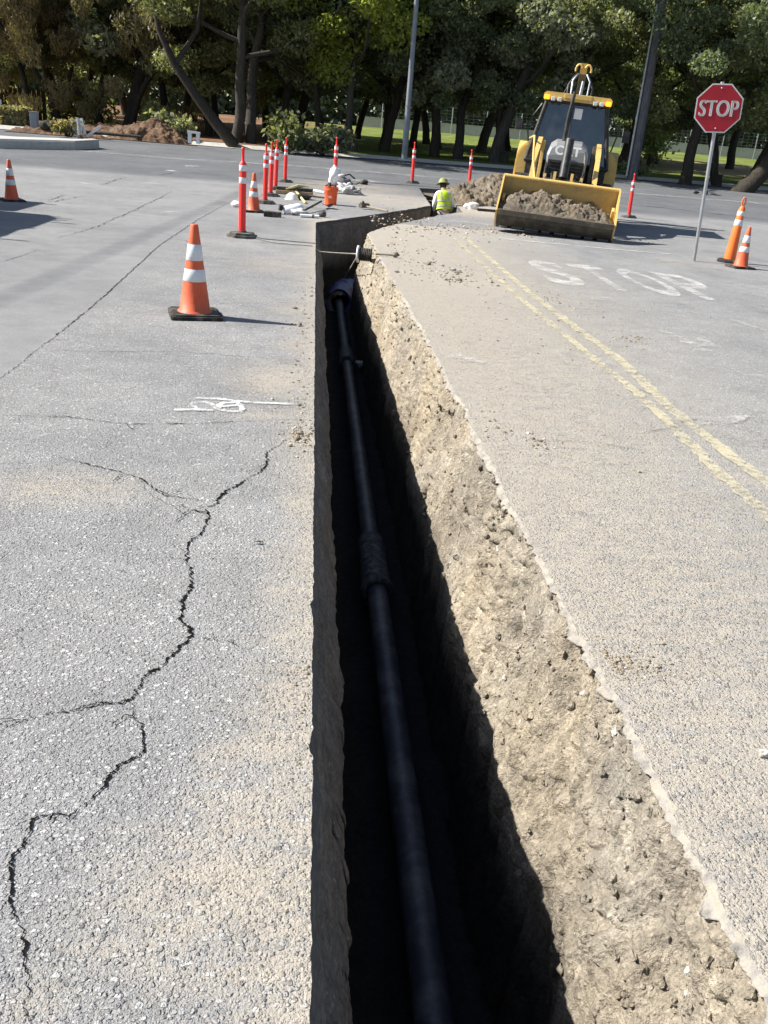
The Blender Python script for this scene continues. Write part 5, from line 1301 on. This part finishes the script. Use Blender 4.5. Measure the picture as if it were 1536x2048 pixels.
def put_tree(kind, p, s, rz, label, group=None, name='tree'):
    t = empty(name, p, (0, 0, rz), label, 'tree', group); t.scale = (s, s, s)
    tm, cm = TK[kind]; link('trunk', tm, t); link('crown', cm, t); return t
front = [
    ('willow', 60, 246, 1.0, .3, 'feathery brownish tree at the far left above the hedge'),
    ('oak2', 196, 253, .9, 2.0, 'olive tree with a crooked low limb behind the dirt bank'),
    ('willow', 262, 262, 1.0, 4.0, 'drooping brown-leaved tree behind the soil mound'),
    ('slim', 330, 264, 1.0, 1.0, 'slim dark trunk just left of the white sawhorse'),
    ('oak2', 418, 274, 1.0, 5.2, 'olive tree with a leaning limb left of the big twin trunk'),
    ('double', 490, 289, 1.05, 0.4, 'largest twin-trunked tree beside the far kerb'),
    ('willow', 120, 250, .95, 2.2, 'brown feathery tree right above the grey cabinet'),
    ('grey', 370, 262, .9, 1.9, 'grey-leaved tree behind the white sawhorse'),
    ('grey', 560, 286, .95, 3.9, 'grey-green tree between the twin trunk and the slender stems'),
    ('slim', 642, 300, 1.0, .5, 'slender tree with thin forked stems above the shrubs'),
    ('yellow', 706, 305, 1.15, 2.2, 'sunlit yellow-green tree left of the lamp pole'),
    ('oak', 768, 308, .95, 3.3, 'dark tree right behind the orange pail'),
    ('oak', 868, 318, .95, 1.2, 'dark tree just right of the lamp pole'),
    ('grey', 915, 322, .9, 4.4, 'grey-green leafy tree above the worker'),
    ('grey', 987, 331, 1.1, 2.6, 'broad grey-green tree with a thick trunk left of the cab'),
    ('slim', 1008, 333, 1.0, 5.0, 'thin dark trunk touching the broad grey-green tree'),
    ('oak2', 1062, 336, .95, .9, 'olive tree directly behind the machine cab'),
    ('oak', 1236, 352, .95, 3.0, 'dark tree just left of the wooden utility pole'),
    ('oak', 1369, 371, 1.0, 4.2, 'dark tree with a low fork left of the stop sign pole'),
    ('oak2', 1432, 373, 1.0, 2.9, 'thick dark trunk right behind the stop sign pole'),
    ('oak2', 1488, 376, .9, .2, 'dark leafy tree behind the tall looped cone'),
    ('oak', 1560, 386, 1.1, 1.7, 'thick leaning dark tree cut by the right edge'),
]
for kd, px, py, s, rz, lab in front:
    p = V(px, py); v_ = Vector((p.x, p.y, 0)) / p.y * (0.6 if kd == 'yellow' else 7 if px == 1236 else 3.2 if px > 560 else 1.5); p = p + v_; p.z = vgz(p.y) - .05
    put_tree(kd, p, s, rz, lab)
rb = random.Random(99)
for k in range(30):
    px = -180 + k * 64 + rb.uniform(-22, 22); row = k % 3
    base = V(px, 0.0825 * (px - 633) + 262 + 46); d = 9 + row * 7 + rb.uniform(0, 6)
    p = base + Vector((base.x * .012 * d, d, 0)); p.y += 10 if (px > 950 and row == 0) else 0; p.z = vgz(p.y) - .1
    kd = rb.choice(['oak', 'oak2', 'grey', 'oak', 'willow' if px < 450 else 'grey', 'bright' if px > 600 else 'oak2'])
    put_tree(kd, p, rb.uniform(.95, 1.25), rb.uniform(0, 6.28), 'dark tree standing deep in the grove behind the street-side trees', 'grove trees behind the front row')
def lean_limb():
    a = V(470, 288); t = empty('leaning_tree', a, (0, 0, 0), 'bare dark stem leaning left from the foot of the twin trunk', 'tree')
    k = a.y; pts = [Vector((0, 0, -.1)), PY(430, 243, k) - a, PY(395, 195, k) - a, PY(350, 130, k) - a, PY(318, 60, k) - a, PY(300, -40, k) - a]
    MB().tube(pts, [.26, .23, .20, .16, .11, .06], 9).tube([pts[3], PY(395, 60, k) - a, PY(405, -20, k) - a], [.12, .09, .05], 7).build('trunk', M['bark_dark'], t)
    b = V(205, 254); t = empty('crooked_tree', b, (0, 0, 0), 'crooked black stem curving left over the leaf litter', 'tree'); k = b.y
    MB().tube([Vector((0, 0, -.1)), PY(190, 210, k) - b, PY(165, 190, k) - b, PY(140, 180, k) - b, PY(138, 160, k) - b, PY(146, 130, k) - b], [.18, .15, .13, .12, .09, .06], 8).build('trunk', M['bark_dark'], t)
    b = V(1532, 380); t = empty('slanting_trunk', b, (0, 0, 0), 'thick slanting trunk at the right edge beside the looped cone', 'tree'); k = b.y
    MB().tube([Vector((-1.4, 0, -.6)), PY(1530, 340, k) - b, PY(1570, 280, k) - b, PY(1610, 200, k) - b], [.42, .34, .30, .26], 10).build('trunk', M['bark_dark'], t)
lean_limb()

def shrub(name, p, rx, ry, hz, n, leaf, label, seed, sz=.10, cat='shrub'):
    rng = np.random.default_rng(seed); t = empty(name, p, (0, 0, 0), label, cat)
    k = 26; cs = np.stack([rng.uniform(-1, 1, k) * rx * .75, rng.uniform(-1, 1, k) * ry * .75, rng.uniform(.12, .8, k) * hz], 1)
    C = cs[rng.integers(0, k, n)] + rng.normal(0, 1, (n, 3)) * np.array([rx * .22, ry * .22, hz * .16]); C[:, 2] = np.abs(C[:, 2])
    a = rng.normal(0, 1, (n, 3)); a /= np.linalg.norm(a, axis=1)[:, None]; b = rng.normal(0, 1, (n, 3)); b -= (a * b).sum(1)[:, None] * a; b /= np.linalg.norm(b, axis=1)[:, None]
    S = rng.uniform(.6, 1.3, n)[:, None] * sz
    Vt = np.stack([C + a * S, C + b * S * .5, C - a * S, C - b * S * .5], 1).reshape(-1, 3)
    me = bpy.data.meshes.new('foliage'); me.from_pydata(Vt.tolist(), [], np.arange(n * 4).reshape(-1, 4).tolist()); me.materials.append(LEAF[leaf])
    set_attr(me, 'tint', np.repeat(np.clip(rng.normal(.5, .22, n), 0, 1), 4)[:, None] * np.ones((1, 3))); link('foliage', me, t)
    mb = MB()
    for q in range(7): mb.tube([(rng.uniform(-.2, .2) * rx, 0, -.1), tuple(cs[q])], [.03, .012], 5)
    mb.build('stem', M['bark_dark'], t)
shrub('shrub', V(150, 246), 1.9, 1.0, 1.9, 2600, 'bright', 'bright yellow-green bush behind the dirt bank on the left', 1, .13)
shrub('shrub', V(345, 276), .9, .6, .95, 1000, 'grey', 'low green bush between the soil mound and the white sawhorse', 2, .12)
shrub('shrub', V(318, 268), .7, .5, 1.1, 700, 'bright', 'small pale bush growing on the soil mound', 6, .12)
shrub('shrub', V(570, 300), .7, .6, 1.35, 1100, 'olive', 'grey-leaved bush right of the big twin trunk', 3, .13)
shrub('shrub', V(640, 304), 1.1, .7, .95, 1500, 'grey', 'spreading ivy-like bush at the kerb left of the orange pail', 4, .13)
shrub('shrub', V(1265, 350), .8, .5, .5, 400, 'dark', 'low dark weeds at the foot of the utility pole', 7, .10)
def sapling():
    p = V(1293, 330); t = empty('sapling', p, (0, 0, 0), 'young staked tree with a small bright crown right of the utility pole', 'tree'); rng = np.random.default_rng(8); n = 1500
    top = zat(p, 262) - p.z
    C = rng.normal(0, 1, (n, 3)) * np.array([.55, .5, .55]) + np.array([.2, 0, top * .72]); a = rng.normal(0, 1, (n, 3)); a /= np.linalg.norm(a, axis=1)[:, None]; b = np.cross(a, rng.normal(0, 1, (n, 3))); b /= np.linalg.norm(b, axis=1)[:, None]
    Vt = np.stack([C + a * .11, C + b * .06, C - a * .11, C - b * .06], 1).reshape(-1, 3); me = bpy.data.meshes.new('crown'); me.from_pydata(Vt.tolist(), [], np.arange(n * 4).reshape(-1, 4).tolist()); me.materials.append(LEAF['bright']); set_attr(me, 'tint', np.repeat(rng.uniform(.2, .9, n), 4)[:, None] * np.ones((1, 3))); link('crown', me, t)
    MB().tube([(0, 0, -.1), (.1, 0, top * .4), (.2, 0, top * .85)], [.06, .05, .02], 7).build('trunk', M['bark_grey'], t)
    MB().tube([(-.25, -.1, 0), (-.16, -.1, top * .42)], .04, 6).build('stake', M['timber'], t)
sapling()

# ------------------------------------------------------------------ poles and roadside things
def lamp_pole():
    b = V(808, 321); t = empty('lamp_pole', b, (0, 0, 0), 'tall tapered grey metal lamp pole at the far kerb', 'lamp pole')
    MB().lathe([(.125, -.1), (.11, 2), (.07, 9), (.055, 10.5)], 16).build('pole', M['pole_grey'], t)
    MB().box((0, 0, .02), (.5, .5, .06), bev=.01).build('base_plate', M['galv'], t)
    MB().tube([(0, 0, 10.2), (-.5, -.6, 10.7), (-1.0, -1.6, 10.8)], .045, 8).build('arm', M['galv'], t)
    MB().box((-1.1, -1.9, 10.8), (.3, .7, .14), (0, 0, R(-20)), bev=.04).build('lamp_head', M['galv'], t)
lamp_pole()
def utility_pole():
    b = V(1264, 353); t = empty('utility_pole', b, (0, 0, 0), 'dark weathered wooden utility pole behind the machine', 'utility pole')
    MB().tube([(0, 0, -.2), (.0, 0, 4), (0, 0, 12)], [.22, .20, .14], 14).build('pole', M['wood_pole'], t)
    MB().tube([(-.28, -.1, 0), (-.25, -.1, 4), (-.20, -.08, 7.0)], .05, 8).build('conduit_riser', M['galv'], t)
    MB().box((0, 0, 11.2), (2.6, .12, .14)).build('crossarm', M['wood_pole'], t)
    for x in (-1.1, -.4, .4, 1.1): MB().lathe([(.02, 0), (.05, .05), (.03, .09), (.05, .13), (.02, .18)], 10, T=Matrix.Translation((x, 0, 11.27))).build('insulator', M['lamp'], t)
    p = V(1300, 337); t = empty('park_bollard', p, (0, 0, 0), 'short dark post with a domed cap on the lawn by the sapling', 'bollard'); s = px_scale(p, 26)
    MB().lathe([(s * .26, -.05), (s * .26, s * .7), (s * .30, s * .74), (s * .30, s * .82), (s * .2, s * .95), (.01, s)], 16).build('post', M['bark_grey'], t)
utility_pole()
def left_things():
    p = V(70, 258); s = px_scale(p, 35); t = empty('utility_cabinet', p, (0, 0, 0), 'grey utility cabinet on the verge beside the clipped hedge', 'cabinet')
    MB().box((0, 0, s * .48), (s * .46, s * .4, s * .96), bev=.02).build('cabinet_body', M['box_grey'], t); MB().box((0, 0, s * .98), (s * .52, s * .46, s * .06), bev=.015).build('lid', M['box_grey'], t)
    MB().box((0, -s * .205, s * .5), (s * .36, .012, s * .74)).build('door', M['box_grey'], t)
    p = V(33, 250); s = px_scale(p, 32); rng = np.random.default_rng(5); t = empty('hedge', p, (0, 0, 0), 'low clipped olive hedge at the far left', 'hedge'); n = 5000; L = s * 1.7
    C = np.stack([rng.uniform(-L / 2, L / 2, n), rng.uniform(-.5, .5, n), rng.uniform(0, s, n)], 1); f = rng.integers(0, 3, n); C[f == 0, 1] = -.5 + rng.normal(0, .04, (f == 0).sum()); C[f == 1, 2] = s + rng.normal(0, .04, (f == 1).sum())
    a = rng.normal(0, 1, (n, 3)); a /= np.linalg.norm(a, axis=1)[:, None]; b = np.cross(a, rng.normal(0, 1, (n, 3))); b /= np.linalg.norm(b, axis=1)[:, None]
    Vt = np.stack([C + a * .08, C + b * .04, C - a * .08, C - b * .04], 1).reshape(-1, 3); me = bpy.data.meshes.new('foliage'); me.from_pydata(Vt.tolist(), [], np.arange(n * 4).reshape(-1, 4).tolist()); me.materials.append(LEAF['brown']); set_attr(me, 'tint', np.repeat(rng.uniform(.2, 1, n), 4)[:, None] * np.ones((1, 3))); link('foliage', me, t)
    MB().box((0, 0, s * .42), (L * .9, .7, s * .84)).build('inner_twigs', M['bark_dark'], t)
    p = V(2, 248); s = px_scale(p, 50); t = empty('white_post', p, (0, 0, 0), 'slim white post at the left edge by the hedge', 'post'); MB().lathe([(.10, -.1), (.10, s * .94), (.07, s)], 10).build('post', M['white'], t)
    # board fence
    p = V(90, 243); p2 = V(-60, 232); d = (p2 - p); L = d.length; s = px_scale(p, 62); t = empty('board_fence', p, (0, 0, math.atan2(d.y, d.x)), 'dark brown timber board fence behind the cabinet', 'fence')
    mb = MB(); k = 0
    while k * .22 < L: mb.box((k * .22, 0, s / 2), (.20, .03, s + .05 * (k % 2))); k += 1
    mb.build('boards', M['timber_dark'], t)
    for k in range(int(L / 2.4) + 1): MB().box((k * 2.4, .09, s / 2 - .05), (.13, .12, s + .1)).build('fence_post', M['timber_dark'], t)
    for z in (.3, .8): MB().box((L / 2, .045, s * z), (L, .05, .12)).build('rail', M['timber_dark'], t)
    # sawhorse
    p = V(388, 287); s = px_scale(p, 24); L = (V(399, 288) - V(377, 286)).length; t = empty('sawhorse', p, (0, 0, R(-6)), 'white two-legged barrier frame on the verge near the twin trunk', 'barrier')
    for x in (-.5, .5): MB().box((x * L * .72, 0, s * .44), (.13, .12, s * .88)).build('leg', M['white'], t)
    MB().box((0, -.005, s * .92), (L * 1.1, .15, s * .17), (0, R(4), 0)).build('top_rail', M['white'], t)
    # sign on the median, with a fallen board
    p = P(153, 296); p.y += .5; p.z = gh(p.y) + .26; s = px_scale(p, 42); t = empty('median_post', p, (0, R(-2), 0), 'slim pale sign post standing on the nose of the median island', 'post')
    MB().tube([(0, 0, 0), (.0, 0, s)], .05, 8).build('post', M['galv'], t); MB().lathe([(.14, 0), (.10, .08), (.05, .12)], 10).build('foot', M['rubber'], t)
    p = V(163, 270); s = px_scale(p, 28); t = empty('folded_board', p, (0, 0, 0), 'white folded board leaning at the edge of the dirt bank', 'board')
    MB().box((-.1, 0, s * .55), (.46, .04, s * 1.15), (R(-10), R(-16), 0)).build('panel', M['white'], t); MB().box((.45, .1, s * .32), (.09, .05, s * 1.35), (0, R(55), 0)).build('brace', M['white'], t)
    q = P(292, 281); heap('soil_mound', V(292, 277).x, V(292, 277).y + 1.5, 1.7, 1.2, .75, 17, M['dirt_red'], 'reddish brown soil mound on the verge left of the sawhorse', 0, 80, 1.2).location.z = vz(V(292, 277)) - .05
    heap('soil_mound', V(205, 266).x, V(205, 266).y + 1.8, 3.6, 1.2, .38, 27, M['dirt_red'], 'long low bank of orange-brown dirt behind the folded board', 0, 80, .8).location.z = vz(V(205, 266)) - .05
    heap('soil_mound', V(110, 264).x, V(110, 264).y + .9, 1.8, .6, .22, 29, M['dirt_red'], 'small dirt ridge right of the grey cabinet', 0, 60, .8).location.z = vz(V(110, 264)) - .05
    p = V(205, 273); t = empty('timber_log', p, (0, 0, R(-3)), 'weathered log lying along the verge below the dirt bank', 'log'); MB().tube([(-1.5, 0, .10), (0, .05, .11), (1.5, 0, .10)], [.055, .06, .05], 8).build('log', M['bark_grey'], t)
    shrub('brush_heap', V(137, 268), .55, .35, .5, 500, 'brown', 'heap of cut brown brush beside the white folded board', 12, .10, 'brush')
    p = V(93, 261); tag(MB().blob((p.x, p.y, p.z + .2), (.26, .22, .2), 9, .4, 3).build('boulder', M['bark_grey']), 'brown rounded boulder on the verge right of the grey cabinet', 'boulder')
left_things()
def park_far():
    # pale wall, path and chain-link fence at the back of the park
    a = Vector((4, 98, 2.0)); b = Vector((75, 92, 2.0))
    t = empty('park_wall', a, (0, 0, math.atan2(b.y - a.y, b.x - a.x)), 'long pale grey court wall at the back of the lawn', 'wall'); L = (b - a).length
    MB().box((L / 2, 0, .45), (L, .2, 1.3)).build('wall_panel', M['concrete'], t); MB().box((L / 2, 0, 1.13), (L, .3, .08)).build('coping', M['concrete'], t)
    t = empty('park_fence', (6, 90, 2.0), (0, 0, R(-1)), 'grey wire fence with thin posts across the far lawn', 'fence'); L = 62
    for k in range(20): MB().tube([(k * L / 19, 0, -.1), (k * L / 19, 0, 2.4)], .05, 6).build('fence_post', M['galv'], t)
    mb = MB()
    for z in np.arange(.15, 2.4, .28): mb.tube([(0, 0, z), (L, 0, z)], .005, 4)
    for x in np.arange(0, L, .5): mb.tube([(x, 0, .1), (x, 0, 2.35)], .004, 4)
    mb.build('wire_mesh', M['galv'], t)
park_far()
def far_woods():
    rng = np.random.default_rng(77); n = 110000; x = rng.uniform(-75, 110, n); y = 112 + rng.uniform(0, 14, n) + np.abs(x) * .05; z = 1.8 + rng.uniform(0, 1, n) ** 1.15 * (15 + 3 * np.sin(x * .21) + 2 * np.sin(x * .57))
    C = np.stack([x, y, z], 1); a = rng.normal(0, 1, (n, 3)); a /= np.linalg.norm(a, axis=1)[:, None]; b = np.cross(a, rng.normal(0, 1, (n, 3))); b /= np.linalg.norm(b, axis=1)[:, None]
    S = rng.uniform(.25, .55, n)[:, None]; Vt = np.stack([C + a * S, C + b * S * .6, C - a * S, C - b * S * .6], 1).reshape(-1, 3)
    me = bpy.data.meshes.new('woods'); me.from_pydata(Vt.tolist(), [], np.arange(n * 4).reshape(-1, 4).tolist()); me.materials.append(LEAF['dark']); set_attr(me, 'tint', np.repeat(rng.uniform(.0, .55, n), 4)[:, None] * np.ones((1, 3)))
    tag(link('woods', me), 'dark mass of woods closing the back of the park', None, None, 'stuff')
far_woods()

# ------------------------------------------------------------------ work truck left of the frame, whose shadow falls on the road
def truck():
    t = empty('work_truck', (-7.3, 12.3, 0), (0, 0, 0), 'white work truck with a sloping load bed parked left of the road', 'truck')
    MB().prism([(2.25, .7), (2.25, 2.1), (1.9, 2.3), (.6, 2.33), (.2, 2.26), (-.4, 2.3), (-1.2, 2.24), (-1.9, 2.3), (-2.6, 2.2), (-2.6, .7)], 2.0, 'X').build('load_bed', M['truck_white'], t)
    MB().box((0, 3.2, 1.15), (1.95, 1.8, 1.1), bev=.12).build('cab', M['truck_white'], t)
    MB().box((0, .7, .58), (.9, 6.4, .2)).build('chassis', M['black'], t)
    for x in (-.9, .9):
        for y in (3.3, -1.4): MB().lathe([(.2, -.13), (.38, -.13), (.42, -.08), (.42, .08), (.38, .13), (.2, .13)], 24, T=Matrix.Translation((x, y, .42)) @ Matrix.Rotation(R(90), 4, 'Y')).build('wheel', M['rubber'], t)
    for k, (x, y, h_) in enumerate([(.93, 2.1, 2.35), (.93, 1.95, 2.52), (.93, 1.75, 2.50), (.93, 1.60, 2.44), (.93, 1.40, 2.68), (.93, .5, 2.42), (.93, -.72, 2.66), (.93, -.95, 2.4), (.93, -1.6, 2.5)]):
        MB().tube([(x, y, .9), (x, y, h_)], .03, 8).build('upright_tube', M['red'], t)
truck()
def wire():
    a, b = P(-40, 625), P(470, 397); off = Vector((SUN_V.x, SUN_V.y, 0)) / SUN_V.z * 15.0
    d = (b - a).normalized(); p0 = a + off - d * 12 + Vector((0, 0, 15)); p1 = b + off + d * 40 + Vector((0, 0, 15))
    tag(MB().tube([p0, (p0 + p1) / 2 + Vector((0, 0, -.15)), p1], .018, 6).build('overhead_cable', M['black']), 'black overhead cable strung high along the left of the street', 'cable')
wire()
